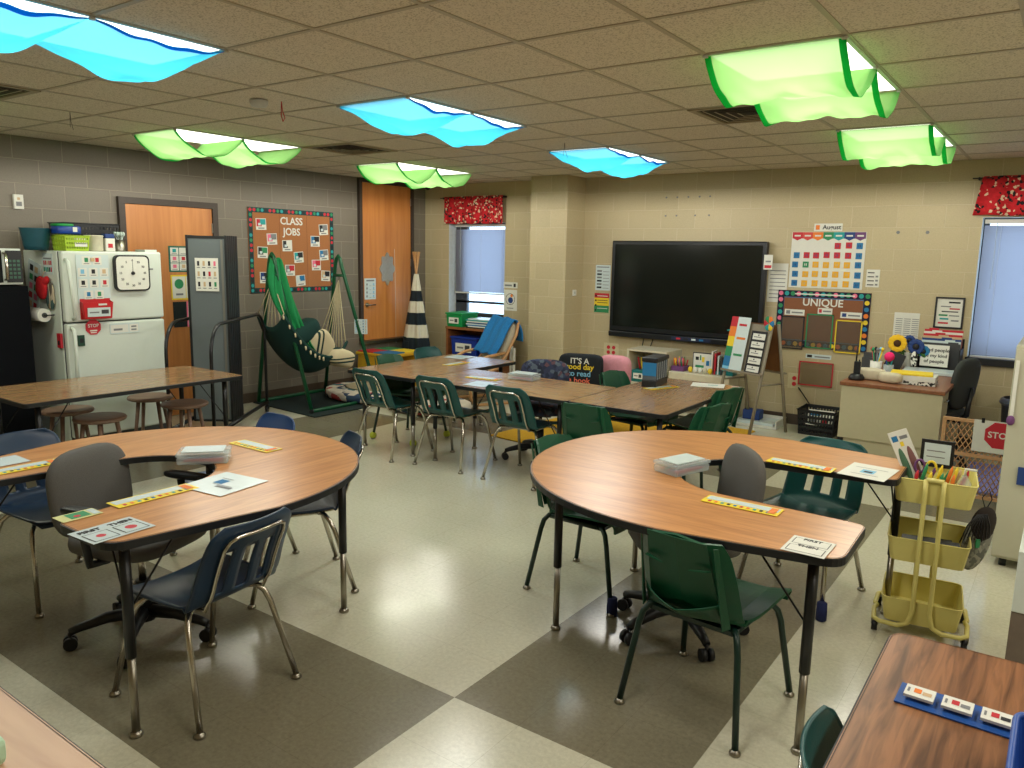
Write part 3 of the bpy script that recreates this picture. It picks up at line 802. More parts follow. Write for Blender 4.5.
dup(G1, (-4.87, 5.21, 0), heading(1, .02), 'green chair with tennis balls on its feet at the left end of the centre tables', GC)
# blue socks on chair feet, tennis balls
SOCK = mat('navy_sock', (24, 34, 78), .85)
def sock(x, y, label, lean=0): tag(MB().lathe((0, 0, 0), [(.018, 0), (.026, .005), (.026, .05), (.024, .09), (.018, .094)], 12).build('foot_sock', SOCK), label, 'chair sock', 'blue socks on chair feet', loc=(x, y, .0))
sock(-.804, 3.725, 'dark blue sock on a foot of the chair behind the right horseshoe table')
sock(-1.628, 3.15, 'dark blue sock on a chair foot left of the dark grey office chair')
BALL = mat('tennis_felt', (176, 186, 60), .9, bump=.4)
for x, y, l in ((-5.115, 4.97, 'yellow tennis ball on a chair foot under the left end of the centre tables'), (-4.622, 4.98, 'yellow tennis ball on a chair foot behind the leftmost green chair'), (-4.63, 5.45, 'yellow tennis ball on a chair foot seen below the middle green chair')):
    tag(MB().superq((0, 0, .033), .033, .033, .033, 1, 1, 16, 10).build('tennis_ball', BALL), l, 'tennis ball', 'tennis balls on chair feet', loc=(x, y, 0))

# office chairs
OFAB = mat('grey_upholstery', (88, 86, 82), .9, noise=.12, scale=300, bump=.3)
def office_chair(label, fab, loc, rz, seat_z=.46, back_z=.62, back_h=.46, arms=True, rb=0.0, group='rolling office chairs', ry=0):
    t = thing('office_chair', label, 'chair', loc, rz, group)
    MB().superq((0, .0, seat_z), .24, .235, .045, .45, .55, 28, 12).build('seat', fab, t)
    rot = Matrix.Rotation(-.16, 3, 'X')
    MB().superq((0, -.255, back_z + back_h / 2), .215, .045, back_h / 2, .62, .75, 28, 16, rot=Matrix.Rotation(.12, 3, 'X')).build('backrest', fab, t)
    MB().tube([(0, -.05, seat_z - .05), (0, -.24, seat_z - .055), (0, -.30, seat_z + .0), (0, -.32, back_z + .18)], [.02, .022, .022, .015], 8).build('back_bar', BLACK, t)
    if arms:
        for s_ in (-1, 1):
            a = MB().tube([(s_ * .18, .0, seat_z - .05), (s_ * .27, .0, seat_z - .04), (s_ * .285, .0, seat_z + .05), (s_ * .285, -.02, seat_z + .17)], .017, 8).build('armrest', BLACK, t)
            MB().superq((s_ * .285, .02, seat_z + .19), .03, .13, .016, .5, .6, 14, 8).build('arm_pad', BLACK, a)
    MB().tube([(0, 0, .10), (0, 0, .26)], .032, 12).build('gas_lift', BLACK, t); MB().tube([(0, 0, .25), (0, 0, seat_z - .04)], .016, 12).build('piston', CHROME, t)
    bx((-.10, -.13, seat_z - .065, .10, .12, seat_z - .04)).build('seat_plate', BLACK, t)
    bs = MB(); bs.lathe((0, 0, .075), [(.045, 0), (.05, .03), (.035, .06)], 14)
    for k in range(5):
        a = 2 * PI * k / 5 + rb; c_, s_ = math.cos(a), math.sin(a)
        bs.tube([(c_ * .03, s_ * .03, .115), (c_ * .15, s_ * .15, .112), (c_ * .26, s_ * .26, .088), (c_ * .295, s_ * .295, .075)], [.03, .026, .02, .017], 8)
    bs.build('star_base', BLACK, t)
    for k in range(5):
        a = 2 * PI * k / 5 + rb; c_, s_ = math.cos(a), math.sin(a)
        q = MB(); X, Y = c_ * .295, s_ * .295; px, py = -s_, c_
        q.tube([(X + px * .028, Y + py * .028, .028), (X + px * .006, Y + py * .006, .028)], .028, 14); q.tube([(X - px * .006, Y - py * .006, .028), (X - px * .028, Y - py * .028, .028)], .028, 14)
        q.tube([(X, Y, .03), (X, Y, .075)], .008, 6); q.build('caster', BLACK, t)
    return t
office_chair('grey upholstered office chair inside the left horseshoe table', OFAB, (-3.20, 1.70, 0), heading(.95, .30), .47, .45, .39, True, .5)
office_chair('dark grey office chair inside the right horseshoe table', OFAB, (-1.32, 3.22, 0), heading(-.75, -.65), .46, .47, .40, False, .75)
FLORAL = pattern_mat('floral_upholstery', [(34, 40, 62), (52, 60, 84), (90, 62, 70), (30, 34, 50), (80, 92, 104), (44, 50, 74)], 34, .9)
office_chair('small armless desk chair with dark floral upholstery behind the centre tables', FLORAL, (-3.52, 5.36, 0), heading(.45, -.9), .45, .52, .30, False, .3)
DGF = mat('charcoal_upholstery', (52, 56, 54), .9, noise=.12, scale=300, bump=.3)
office_chair('dark office chair behind the teacher desk near the window', DGF, (-.87, 7.32, 0), heading(-.95, .3), .48, .53, .42, False, .2)

# stools
def stool(label):
    t = thing('stool', label, 'stool', (0, 0, 0), 0, 'round wooden stools under the long table')
    MB().lathe((0, 0, .405), [(.165, 0), (.182, .006), (.188, .018), (.182, .03), (.16, .034), (.02, .031)], 30).build('seat', STOOLW, t)
    for k in range(4):
        a = PI / 4 + k * PI / 2; c_, s_ = math.cos(a), math.sin(a)
        MB().tube([(c_ * .11, s_ * .11, .41), (c_ * .17, s_ * .17, .0)], [.017, .012], 10).build('leg', STOOLW, t)
    return t
st = stool('leftmost round stool, partly behind the front corner of the long table'); st.location = (-6.36, 2.86, 0)
dup(st, (-5.90, 2.88, 0), .3, 'second round stool from the left, in front of the refrigerator side')
dup(st, (-6.42, 3.58, 0), .8, 'third round stool from the left, against the refrigerator door')
dup(st, (-5.93, 3.60, 0), .5, 'rightmost round stool under the right end of the long table')

# ------------------------------------------------------------------ refrigerator corner
cR, cB, cG, cY, cO, cP, cT, cK, cDB = (mat(n, c, .6, noise=0) for n, c in (('p_red', (186, 34, 48)), ('p_blue', (30, 110, 160)), ('p_green', (40, 132, 84)), ('p_yellow', (226, 196, 44)), ('p_orange', (224, 120, 40)), ('p_purple', (104, 60, 110)), ('p_teal', (30, 150, 150)), ('p_black', (28, 28, 32)), ('p_dblue', (30, 60, 120))))
cPK = mat('p_pink', (224, 110, 140), .6, noise=0); cLB = mat('p_lightblue', (120, 180, 210), .6, noise=0); cSK = mat('p_tan', (196, 168, 130), .6, noise=0)
t = thing('refrigerator', 'white top-freezer refrigerator with magnets and a timer on its doors', 'refrigerator', (-7.04, 3.485, 0))
bx((-.34, -.435, .03, .26, .435, 1.67)).build('cabinet', WHITE, t, bevel=.01)
d1 = bx((.275, -.43, 1.085, .335, .43, 1.67)).build('freezer_door', WHITE, t, bevel=.015)
d2 = bx((.275, -.43, .10, .335, .43, 1.072)).build('fridge_door', WHITE, t, bevel=.015)
bx((.255, -.425, .10, .28, .425, 1.665)).build('door_gasket', DGREY, t)
bx((.26, -.42, .02, .30, .42, .095)).build('kick_grille', DGREY, t)
MB().tube([(.335, -.40, 1.60), (.375, -.40, 1.58), (.385, -.39, 1.35), (.375, -.37, 1.13), (.335, -.37, 1.11)], .016, 8).build('handle', WHITE, d1)
MB().tube([(.335, -.39, 1.04), (.375, -.39, 1.02), (.385, -.39, .80), (.375, -.39, .60), (.335, -.39, .58)], .016, 8).build('handle', WHITE, d2)
bx((.14, .30, 1.67, .30, .41, 1.69)).build('hinge_cover', WHITE, t)
FX = -6.704
def on_fridge(y, z, name, label, cat, w_, h_, items, back=None, th=.003, roll=0, group=None): return card(name, label, cat, (FX, y, z), w_, h_, items, rz=LW, back=back, th=th, roll=roll, group=group)
# timer clock
t = thing('timer_clock', 'square white dial timer with black rim on the freezer door', 'timer', (FX, 3.625, 1.487), LW)
q = MB(); q.prism(round_poly([(-.155, -.155), (.155, -.155), (.155, .155), (-.155, .155)], .05), 0, .035); o = q.build('rim', BLACK, t); o.rotation_euler = (PI / 2, 0, 0)
q = MB(); q.prism(round_poly([(-.142, -.142), (.142, -.142), (.142, .142), (-.142, .142)], .042), .034, .0365); o = q.build('dial', PAPER, t); o.rotation_euler = (PI / 2, 0, 0)
for k in range(12):
    a = PI / 2 + k * PI / 6
    text(str((k * 5) or 0), .026, t, INK, (math.cos(a) * .108, -.0372, math.sin(a) * .108), 'numeral')
q = MB(); q.lathe((0, 0, .036), [(.016, 0), (.014, .012), (.004, .014)], 14); o = q.build('knob', BLACK, t); o.rotation_euler = (PI / 2, 0, 0)
bx((-.0015, -.0385, 0, .0015, -.0375, .095)).build('pointer', INK, t)
# picture chart
items = [(.0, .0, 1, 1, LPAPER)]
rows = [(.79, 2, .16), (.55, 3, .02), (.32, 3, .02), (.08, 2, .16)]
cc = [cG, cR, cLB, cK, cSK, cK, cK, cR, cB, cG]
k = 0
for z, n_, off in rows:
    for i in range(n_):
        x0 = off + i * .33 + .02
        items += [(x0, z, x0 + .27, z + .18, PAPER), (x0 + .08, z + .06, x0 + .19, z + .15, cc[k]), (x0 + .05, z + .02, x0 + .22, z + .035, INKG)]; k += 1
on_fridge(3.30, 1.44, 'picture_chart', 'laminated picture card chart on the freezer door left of the timer', 'chart', .27, .40, items, back=LPAPER)
on_fridge(3.30, 1.60, 'magnet_clip', 'small brown magnet clip at the top of the laminated picture chart', 'magnet', .03, .03, [], back=cSK, th=.012)
t = thing('magnetic_bin', 'red plastic magnetic bin with a paper label on the freezer door', 'bin', (FX, 3.30, 1.185), LW)
q = MB(); q.box(-.125, -.004, -.08, .125, 0, .09); 
q.quad([(-.125, -.055, .06), (-.11, -.05, -.075), (.11, -.05, -.075), (.125, -.055, .06)])
q.quad([(-.125, -.055, .06), (-.125, 0, .075), (-.11, 0, -.075), (-.11, -.05, -.075)]); q.quad([(.125, -.055, .06), (.11, -.05, -.075), (.11, 0, -.075), (.125, 0, .075)]); q.quad([(-.11, -.05, -.075), (-.11, 0, -.075), (.11, 0, -.075), (.11, -.05, -.075)])
q.build('tub', RED, t, solid=.003, off=0)
card('label_card', '', '', (0, -.0585, -.02), .19, .075, [(.08, .4, .5, .55, INKG), (.6, .3, .92, .75, DGREY)], parent=t, back=LPAPER).rotation_euler = (.06, 0, 0)
bx((.0, -.06, .035, .07, -.0565, .05)).build('label_strip', PAPER, t)
def octagon(r): return [(r * math.cos(PI / 8 + k * PI / 4), r * math.sin(PI / 8 + k * PI / 4)) for k in range(8)]
t = thing('stop_sign_magnet', 'small red octagon STOP sign on the refrigerator door', 'sign', (FX, 3.27, 1.035), LW)
q = MB(); q.prism(octagon(.068), 0, .004); o = q.build('plate', cR, t); o.rotation_euler = (PI / 2, 0, 0)
text('STOP', .038, t, PAPER, (0, -.0048, .012)); text('--', .03, t, PAPER, (0, -.0048, -.025), 'small_print') if False else None
bx((-.03, -.0052, -.035, .03, -.0042, -.024), (-.025, -.0052, -.05, .025, -.0042, -.042)).build('small_print', PAPER, t)
on_fridge(3.54, 1.01, 'paper_note', 'clear taped notice right of the small STOP sign on the refrigerator', 'note', .26, .09, [(.03, .1, .62, .85, PAPER), (.12, .3, .42, .5, INKG), (.66, .1, .97, .85, PAPER), (.72, .25, .9, .4, INKG), (.72, .55, .9, .7, INKG)], back=LPAPER)
on_fridge(3.80, 1.52, 'brand_plate', 'small nameplate at the upper right of the freezer door', 'plate', .06, .012, [], back=INKG)
o = on_fridge(3.16, .93, 'magnet_clip', 'dark green magnet clip by the refrigerator handle', 'magnet', .05, .09, [(.2, .3, .8, .7, cK)], back=mat('clip_green', (24, 66, 50), .4), th=.02); o.location.x = FX + .0
# side of the refrigerator (faces -Y)
SY = 3.049
def on_side(x, z, name, label, cat, w_, h_, items, back=None, th=.003, roll=0): return card(name, label, cat, (x, SY, z), w_, h_, items, back=back, th=th, roll=roll)
its = [(.1, .72, .9, .8, INKG)]
for i in range(5):
    its += [(.08 + i * .18, .45, .2 + i * .18, .66, [cR, cR, cSK, cR, cR][i]), (.08 + i * .18, .12, .2 + i * .18, .34, [cG, cT, cG, cK, cR][i])]
on_side(-6.93, 1.56, 'picture_card', 'small card of coloured letters near the top of the refrigerator side', 'card', .17, .17, its, back=LPAPER)
its = []
for i in range(2):
    for j in range(5): its.append((.15 + i * .4, .08 + j * .18, .42 + i * .4, .2 + j * .18, [cSK, cR, cPK, cG, cK][(i + j) % 5]))
on_side(-7.22, 1.36, 'picture_schedule', 'tall laminated picture sheet on the refrigerator side behind the red mitt', 'chart', .22, .44, its, back=LPAPER, roll=.25)
t = thing('oven_mitt', 'red oven mitt hanging from a hook on the refrigerator side', 'oven mitt', (-6.98, SY - .03, 1.38), 0)
MB().superq((-.03, 0, -.02), .09, .024, .095, .8, .8, 20, 12, rot=Matrix.Rotation(.35, 3, 'Y')).build('mitt', mat('red_quilt', (190, 28, 36), .85, bump=.4, scale=60), t)
MB().superq((.055, 0, .04), .03, .02, .05, .8, .8, 14, 8, rot=Matrix.Rotation(.9, 3, 'Y')).build('thumb', mat('red_quilt', (190, 28, 36), .85), t)
MB().tube([(-.0, 0, .07), (.01, .01, .11), (.02, .02, .12)], .003, 5).build('loop', SKIN if False else cSK, t)
t = thing('oven_mitt', 'patterned grey oven mitt hanging behind the red one', 'oven mitt', (-6.91, SY - .012, 1.33), 0)
MB().superq((0, 0, -.03), .075, .011, .12, .7, .8, 18, 10).build('mitt', pattern_mat('striped_cloth', [(86, 78, 66), (190, 176, 150), (60, 84, 84), (130, 110, 86)], 30, .9, (1, 1, .2)), t)
t = thing('paper_towel_roll', 'white paper towel roll on a holder on the refrigerator side', 'paper towels', (-6.98, SY - .08, 1.14), 0)
MB().tube([(-.15, 0, 0), (.10, 0, 0)], .055, 22).build('roll', PAPER, t)
MB().tube([(.099, 0, 0), (.102, 0, 0)], .022, 14).build('core', DGREY, t)
MB().tube([(-.16, 0, 0), (.115, 0, 0)], .008, 8).tube([(.115, 0, 0), (.115, .07, 0)], .006, 6).build('holder', BLACK, t)
o = on_side(-6.80, .93, 'magnet_clip', 'red magnet clip on the edge of the refrigerator side', 'magnet', .06, .12, [(.2, .2, .7, .5, cK)], back=cR, th=.02)
# things on top of the refrigerator
TOPZ = 1.671
BUCK = mat('teal_bucket', (20, 70, 82), .45)
t = thing('storage_tub', 'dark teal ribbed tub on top of the refrigerator', 'tub', (-7.0, 3.00, TOPZ))
q = MB(); q.lathe((0, 0, 0), [(.085, 0), (.092, .03), (.095, .04), (.097, .07), (.10, .08), (.103, .11), (.106, .12), (.110, .16), (.112, .17), (.118, .18), (.112, .178), (.09, .02), (.01, .012)], 28); q.build('tub', BUCK, t)
LIME = mat('lime_plastic', (160, 190, 50), .45)
def basket(name, label, cat, loc, w_, d_, h_, m_, rows=3, rz=0.0, group=None, nx=9, taper=.9):
    t = thing(name, label, cat, loc, rz, group)
    q = MB(); hx, hy = w_ / 2, d_ / 2
    q.box(-hx * taper, -hy * taper, 0, hx * taper, hy * taper, .006)
    def P(a, s_, z): k = taper + (1 - taper) * z / h_; return {0: (a * hx * k, -hy * k, z), 1: (hx * k, a * hy * k, z), 2: (a * hx * k, hy * k, z), 3: (-hx * k, a * hy * k, z)}[s_]
    for s_ in range(4):
        n_ = nx if s_ % 2 == 0 else max(3, int(nx * d_ / w_))
        cells = 2 * n_ + 1; rr_ = 2 * rows + 1
        for i in range(cells):
            for j in range(rr_):
                if i % 2 == 1 and j % 2 == 1: continue
                a0, a1 = -1 + 2 * i / cells, -1 + 2 * (i + 1) / cells; z0, z1 = h_ * j / rr_, h_ * (j + 1) / rr_
                q.quad([P(a0, s_, z0), P(a1, s_, z0), P(a1, s_, z1), P(a0, s_, z1)])
    bmesh.ops.remove_doubles(q.b, verts=q.b.verts[:], dist=1e-5)
    q.build('basket', m_, t, solid=.003, off=0)
    q = MB(); k = 1.03
    q.tube([(-hx * k, -hy * k, h_), (hx * k, -hy * k, h_), (hx * k, hy * k, h_), (-hx * k, hy * k, h_)], .005, 6, closed=True); q.build('rim', m_, t)
    return t
t = basket('plastic_basket', 'lime green plastic basket with a paper label on the refrigerator', 'basket', (-6.86, 3.21, TOPZ), .20, .24, .125, LIME)
t.rotation_euler = (0, 0, LW)
card('label_card', '', '', (.03, -.112, .07), .10, .07, [(.1, .3, .9, .45, INKG), (.35, .6, .65, .8, cY)], parent=t)
t = thing('wipes_tub', 'small tub with blue and green lid stacked on the lime basket', 'tub', (-6.88, 3.19, TOPZ + .135))
MB().superq((0, 0, .035), .075, .10, .035, .25, .4, 24, 10).build('tub', mat('wipes_blue', (24, 60, 140), .4), t)
MB().superq((0, -.03, .075), .078, .075, .012, .3, .5, 20, 6).build('lid', mat('lid_green', (30, 140, 70), .4), t)
bx((.068, .02, .02, .0765, .055, .06)).build('label', PAPER, t)
basket('plastic_basket', 'wide black plastic basket at the back on top of the refrigerator', 'basket', (-7.14, 3.47, TOPZ), .48, .26, .235, BLACK, rows=4, rz=LW, nx=16)
t = thing('canister', 'cream round canister on top of the refrigerator', 'canister', (-6.83, 3.385, TOPZ))
MB().lathe((0, 0, 0), [(.07, 0), (.072, .004), (.074, .118), (.076, .12)], 26).build('body', mat('cream_plastic', (204, 200, 176), .4), t)
MB().lathe((0, 0, .12), [(.078, 0), (.078, .01), (.07, .014)], 26).build('lid', mat('cream_plastic', (204, 200, 176), .4), t)
t = thing('salt_carton', 'small white carton with a blue top on the refrigerator', 'carton', (-6.82, 3.505, TOPZ))
bx((-.035, -.04, 0, .035, .04, .11)).build('body', PAPER, t); bx((-.036, -.041, .11, .036, .041, .148)).build('top', cDB, t, bevel=.008); bx((.035, -.02, .03, .0362, .02, .065)).build('label', cR, t)
t = thing('utensil_cup', 'metal cup holding plastic cutlery at the right end of the refrigerator top', 'cup', (-6.83, 3.61, TOPZ))
MB().lathe((0, 0, 0), [(.04, 0), (.045, .1), (.042, .1), (.038, .01)], 18, cap=False).build('cup', STEEL, t)
for k in range(7):
    a = k * .9; q = MB(); q.tube([(0, 0, .01), (.03 * math.cos(a), .03 * math.sin(a), .13)], .003, 5); q.superq((.034 * math.cos(a), .034 * math.sin(a), .15), .012, .012, .02, 1, 1, 8, 6)
    q.build('cutlery', mat('pale_green_plastic', (180, 196, 186), .4), t)

# black cabinet with the microwave, at the left edge
DNAVY = mat('black_laminate', (6, 8, 13), .8, spec=.15)
t = thing('storage_cabinet', 'tall black cabinet beside the refrigerator at the left edge', 'cabinet', (-7.12, 2.50, 0))
bx((-.27, -.35, 0, .27, .35, 1.385)).build('body', DNAVY, t, bevel=.006)
for s_ in (-1, 1):
    dr = bx((.271, -.345 if s_ < 0 else .003, .06, .285, -.003 if s_ < 0 else .345, 1.34)).build('door', DNAVY, t)
    MB().tube([(.285, s_ * .03, .74), (.305, s_ * .03, .74), (.305, s_ * .03, .84), (.285, s_ * .03, .84)], .005, 6).build('handle', STEEL, dr)
t = thing('microwave', 'white microwave with steel handle on the black cabinet', 'microwave', (-7.10, 2.54, 1.386))
bx((-.2, -.27, .012, .24, .28, .295)).build('body', WHITE, t, bevel=.006)
bx((.24, -.265, .03, .262, .13, .28)).build('door', mat('door_glass_black', (14, 20, 24), .15), t)
MB().tube([(.262, .145, .26), (.30, .145, .25), (.305, .145, .15), (.30, .145, .06), (.262, .145, .05)], .012, 8).build('handle', CHROME, t)
bx((.24, .165, .03, .256, .275, .28)).build('control_panel', BLACK, t)
for i in range(5):
    for j in range(3): bx((.256, .18 + j * .03, .06 + i * .032, .2585, .2 + j * .03, .08 + i * .032)).build('button', mat('button_green', (56, 92, 76), .5), t)
for a in (-.2, .2):
    for b_ in (-.15, .18): MB().cyl((b_, a, 0), .013, .015, n=8).build('foot', BLACK, t)
card('wall_thermostat', 'small white thermostat box on the grey wall at the far left', 'thermostat', (XL, 3.055, 2.075), .075, .12, [(.2, .2, .8, .5, INKG), (.35, .62, .65, .8, cSK)], rz=LW, th=.028)
# posters on the door
def on_left(y, z, name, label, cat, w_, h_, items, back=None, th=.003, roll=0, x=XL, group=None): return card(name, label, cat, (x, y, z), w_, h_, items, rz=LW, back=back, th=th, roll=roll, group=group)
DX = XL + .0285
def rep(items, x0, z0, w_, h_, nx, nz, cols, pad=.15, bg=PAPER):
    dx, dz = w_ / nx, h_ / nz; k = 0
    for j in range(nz):
        for i in range(nx):
            a, b_ = x0 + i * dx, z0 + j * dz
            if bg: items.append((a + dx * .04, b_ + dz * .04, a + dx * .96, b_ + dz * .96, bg))
            items.append((a + dx * (.3), b_ + dz * .35, a + dx * .7, b_ + dz * .8, cols[k % len(cols)])); items.append((a + dx * .2, b_ + dz * .14, a + dx * .8, b_ + dz * .22, INKG)); k += 1
    return items
on_left(4.55, 1.60, 'picture_chart', 'green bordered grid of picture cards, top one on the left wood door', 'chart', .32, .26, rep([], .04, .05, .90, .9, 3, 3, [cPK, cSK, cR, cPK, cR, cSK, cT, PAPER, cR]), back=mat('chart_green', (16, 96, 80), .6), x=DX)
on_left(4.56, 1.315, 'choice_chart', 'yellow bordered chart with green and red circles on the left wood door', 'chart', .32, .25, [(.04, .06, .49, .94, PAPER), (.51, .06, .96, .94, PAPER), ('o', .27, .64, .05, cG), ('o', .73, .64, .05, cR), (.15, .18, .4, .26, INKG), (.6, .18, .86, .26, INKG)], back=YELLOW, x=DX)
on_left(4.57, 1.04, 'picture_chart', 'black and pink picture chart, lowest on the left wood door', 'chart', .32, .26, rep([(.46, 0, 1, 1, cPK)], .5, .04, .46, .92, 2, 3, [cK, cSK, cR, cK, cR, cPK]), back=mat('felt_black', (24, 34, 34), .9), x=DX)

# ------------------------------------------------------------------ folded room divider
PAN = mat('grey_fabric_panel', (98, 106, 108), .85, noise=.08, scale=200)
AL = mat('aluminium_edge', (130, 130, 124), .4, .6, noise=0)
dr_a = math.atan2(.6, .8)
t = thing('room_divider', 'folded grey fabric room divider with black frames beside the wood door', 'room divider', (-6.40, 4.44, 0), dr_a)
for k in range(6):
    y = -.145 + k * .052
    p_ = bx((-.345, y - .014, .12, -.015, y + .014, 1.80)).build('panel', PAN, t)
    bx((-.365, y - .021, .10, -.345, y + .021, 1.83), (-.015, y - .021, .10, .005, y + .021, 1.83), (-.345, y - .018, 1.80, -.015, y + .018, 1.825), (-.345, y - .018, .10, -.015, y + .018, .12)).build('panel_frame', BLACK, p_)
bx((-.05, -.168, .13, -.03, -.166, 1.79)).build('edge_strip', AL, t)
def divider_frame(x, L1):
    q = MB(); R_ = .26; pts = [(x, -L1, .11)]
    for k in range(9):
        a = PI - k * PI / 16; pts.append((x, -L1 + R_ + R_ * math.cos(a), .80 + R_ * math.sin(a)))
    for k in range(9):
        a = PI / 2 - k * PI / 16; pts.append((x, L1 - R_ + R_ * math.cos(a), .80 + R_ * math.sin(a)))
    pts.append((x, L1, .11)); q.tube(pts, .016, 8); q.tube([(x, -L1 - .03, .11), (x, L1 + .03, .11)], .020, 8)
    return q
for x_, L1 in ((.045, .78), (-.41, .60)):
    divider_frame(x_, L1).build('end_frame', BMETAL, t)
    for yy in (-L1, L1):
        q = MB(); q.tube([(x_ - .012, yy, .038), (x_ + .012, yy, .038)], .036, 16); q.box(x_ - .02, yy - .018, .04, x_ + .02, yy + .018, .085); q.tube([(x_, yy, .085), (x_, yy, .11)], .01, 6)
        c_ = q.build('caster', BMETAL, t)
        MB().tube([(x_ - .014, yy, .038), (x_ + .014, yy, .038)], .015, 10).build('hub', STEEL, c_)
o = card('picture_chart', 'cream picture chart taped to the folded grey room divider', 'chart', (0, 0, 0), .21, .30, rep([], .03, .03, .94, .94, 4, 3, [cK, cSK, cK, cG, cSK, cK, cR, cSK, cK, cSK, cK, cPK], bg=None), back=PAPER)
loc_ = Vector((-.18, -.169, 1.475)); o.location = (-6.40 + loc_.x * .8 - loc_.y * .6, 4.44 + loc_.x * .6 + loc_.y * .8, loc_.z); o.rotation_euler = (0, 0, dr_a)

# ------------------------------------------------------------------ CLASS JOBS board on the left wall
def frame_board(name, label, loc, w_, h_, rz, back, border_bg, dots, bw, step, cat='bulletin board'):
    t = thing(name, label, cat, loc, rz)
    bx((-w_ / 2, -.012, -h_ / 2, w_ / 2, 0, h_ / 2)).build('backing', back, t)
    q = MB()
    for x0, z0, x1, z1 in ((-w_ / 2, h_ / 2 - bw, w_ / 2, h_ / 2), (-w_ / 2, -h_ / 2, w_ / 2, -h_ / 2 + bw), (-w_ / 2, -h_ / 2 + bw, -w_ / 2 + bw, h_ / 2 - bw), (w_ / 2 - bw, -h_ / 2 + bw, w_ / 2, h_ / 2 - bw)):
        q.m(0).box(x0, -.015, z0, x1, -.0125, z1)
    k = 0
    def dot(x, z):
        nonlocal k
        q.m(1 + k % len(dots)); k += 1
        r = bw * .36
        q.quad([(x + r * math.cos(2 * PI * i / 10), -.0156, z + r * math.sin(2 * PI * i / 10)) for i in range(10)])
    n_ = int(w_ / step)
    for i in range(n_):
        x = -w_ / 2 + (i + .5) * w_ / n_; dot(x, h_ / 2 - bw / 2); dot(x, -h_ / 2 + bw / 2)
    n_ = int((h_ - 2 * bw) / step)
    for i in range(n_):
        z = -h_ / 2 + bw + (i + .5) * (h_ - 2 * bw) / n_; dot(-w_ / 2 + bw / 2, z); dot(w_ / 2 - bw / 2, z)
    q.build('border', [border_bg] + dots, t)
    return t
t = frame_board('bulletin_board', 'brown CLASS JOBS bulletin board with scalloped dark border on the grey wall', (XL, 5.955, 1.70), 1.21, .94, LW, CORK, mat('border_teal', (14, 60, 62), .8), [cR, cT, cR, cK, cG], .055, .052)
text('CLASS', .115, t, PAPER, (-.02, -.0135, .335)); text('JOBS', .115, t, PAPER, (-.02, -.0135, .215))
for x_ in (-.19, .20): bx((x_ - .002, -.0128, -.41, x_ + .002, -.0121, .41)).build('seam', mat('seam_brown', (120, 74, 44), .9), t)
jobs = [(-.44, .29), (-.30, .13), (-.43, -.02), (-.30, -.20), (-.41, -.30), (-.09, .06), (.07, -.07), (-.06, -.22), (.09, -.34), (.32, .12), (.45, .26), (.45, -.04), (.33, -.16), (.47, -.29)]
words = ['photo of red and teal toys', 'photo of pink and grey toys', 'photo of dark shelves', 'photo behind the swing frame', 'photo of blue bins', 'photo of black and white shapes', 'photo of a teal desk', 'photo with a red corner', 'photo with a blue door', 'photo of blue chairs', 'photo of grey circles', 'photo of blue and grey tables', 'photo of pink rows', 'pale photo with a dark bottle']
cols4 = [(cR, cT), (cPK, INKG), (cK, cG), (cSK, INKG), (cDB, cK), (cK, PAPER), (cT, cK), (INKG, cR), (LPAPER, cB), (cB, cK), (cK, INKG), (cB, INKG), (cPK, cR), (cSK, cK)]
for k, ((jx, jz), wd, (ca, cb_)) in enumerate(zip(jobs, words, cols4)):
    loc = ['at the top left', 'second from the top left', 'at the left middle', 'low at the left', 'at the bottom left', 'below the word JOBS', 'right of centre', 'left of centre bottom', 'at the bottom centre', 'at the right centre', 'at the top right', 'at the right edge', 'right of centre low', 'at the bottom right'][k]
    o = card('job_card', '%s %s on the CLASS JOBS board' % (wd, loc), 'card', (XL + .0125, 5.955 + jx, 1.70 + jz), .135, .125, [(.06, .30, .55, .94, ca), (.40, .45, .94, .94, cb_), (.2, .38, .45, .6, LPAPER), (.2, .1, .8, .2, INKG)], group='photo cards on the CLASS JOBS board', rz=LW, roll=random.uniform(-.08, .08))
# on the closet door
o = card('paper_sign', 'printed pale blue notice above the handle of the closet door', 'notice', (XL + .0285, 7.15, 1.235), .20, .27, rep([], .06, .05, .88, .75, 3, 4, [INKG, LPAPER, cLB], bg=None) + [(.15, .86, .85, .93, INKG)], rz=LW, back=LPAPER)
q = MB(); q.prism([((.155 + .018 * math.cos(8 * a)) * math.cos(a) * .8, (.155 + .018 * math.cos(8 * a)) * math.sin(a) * 1.25) for a in [2 * PI * k / 96 for k in range(96)]], 0, .012)
o = q.build('door_mirror', mat('hammered_silver', (178, 176, 162), .28, .6, bump=.4, scale=40)); tag(o, 'wavy-edged silver oval ornament on the closet door', 'ornament'); o.location = (XL + .028, 7.46, 1.49); o.rotation_euler = (PI / 2, 0, PI / 2)
tag(MB().tube([(0, 0, 0), (.01, 0, -.35), (.02, .0, -1.25)], .002, 5).build('pull_cord', PAPER), 'thin white cord hanging in front of the closet door', 'cord', loc=(XL + .05, 7.58, 1.75))

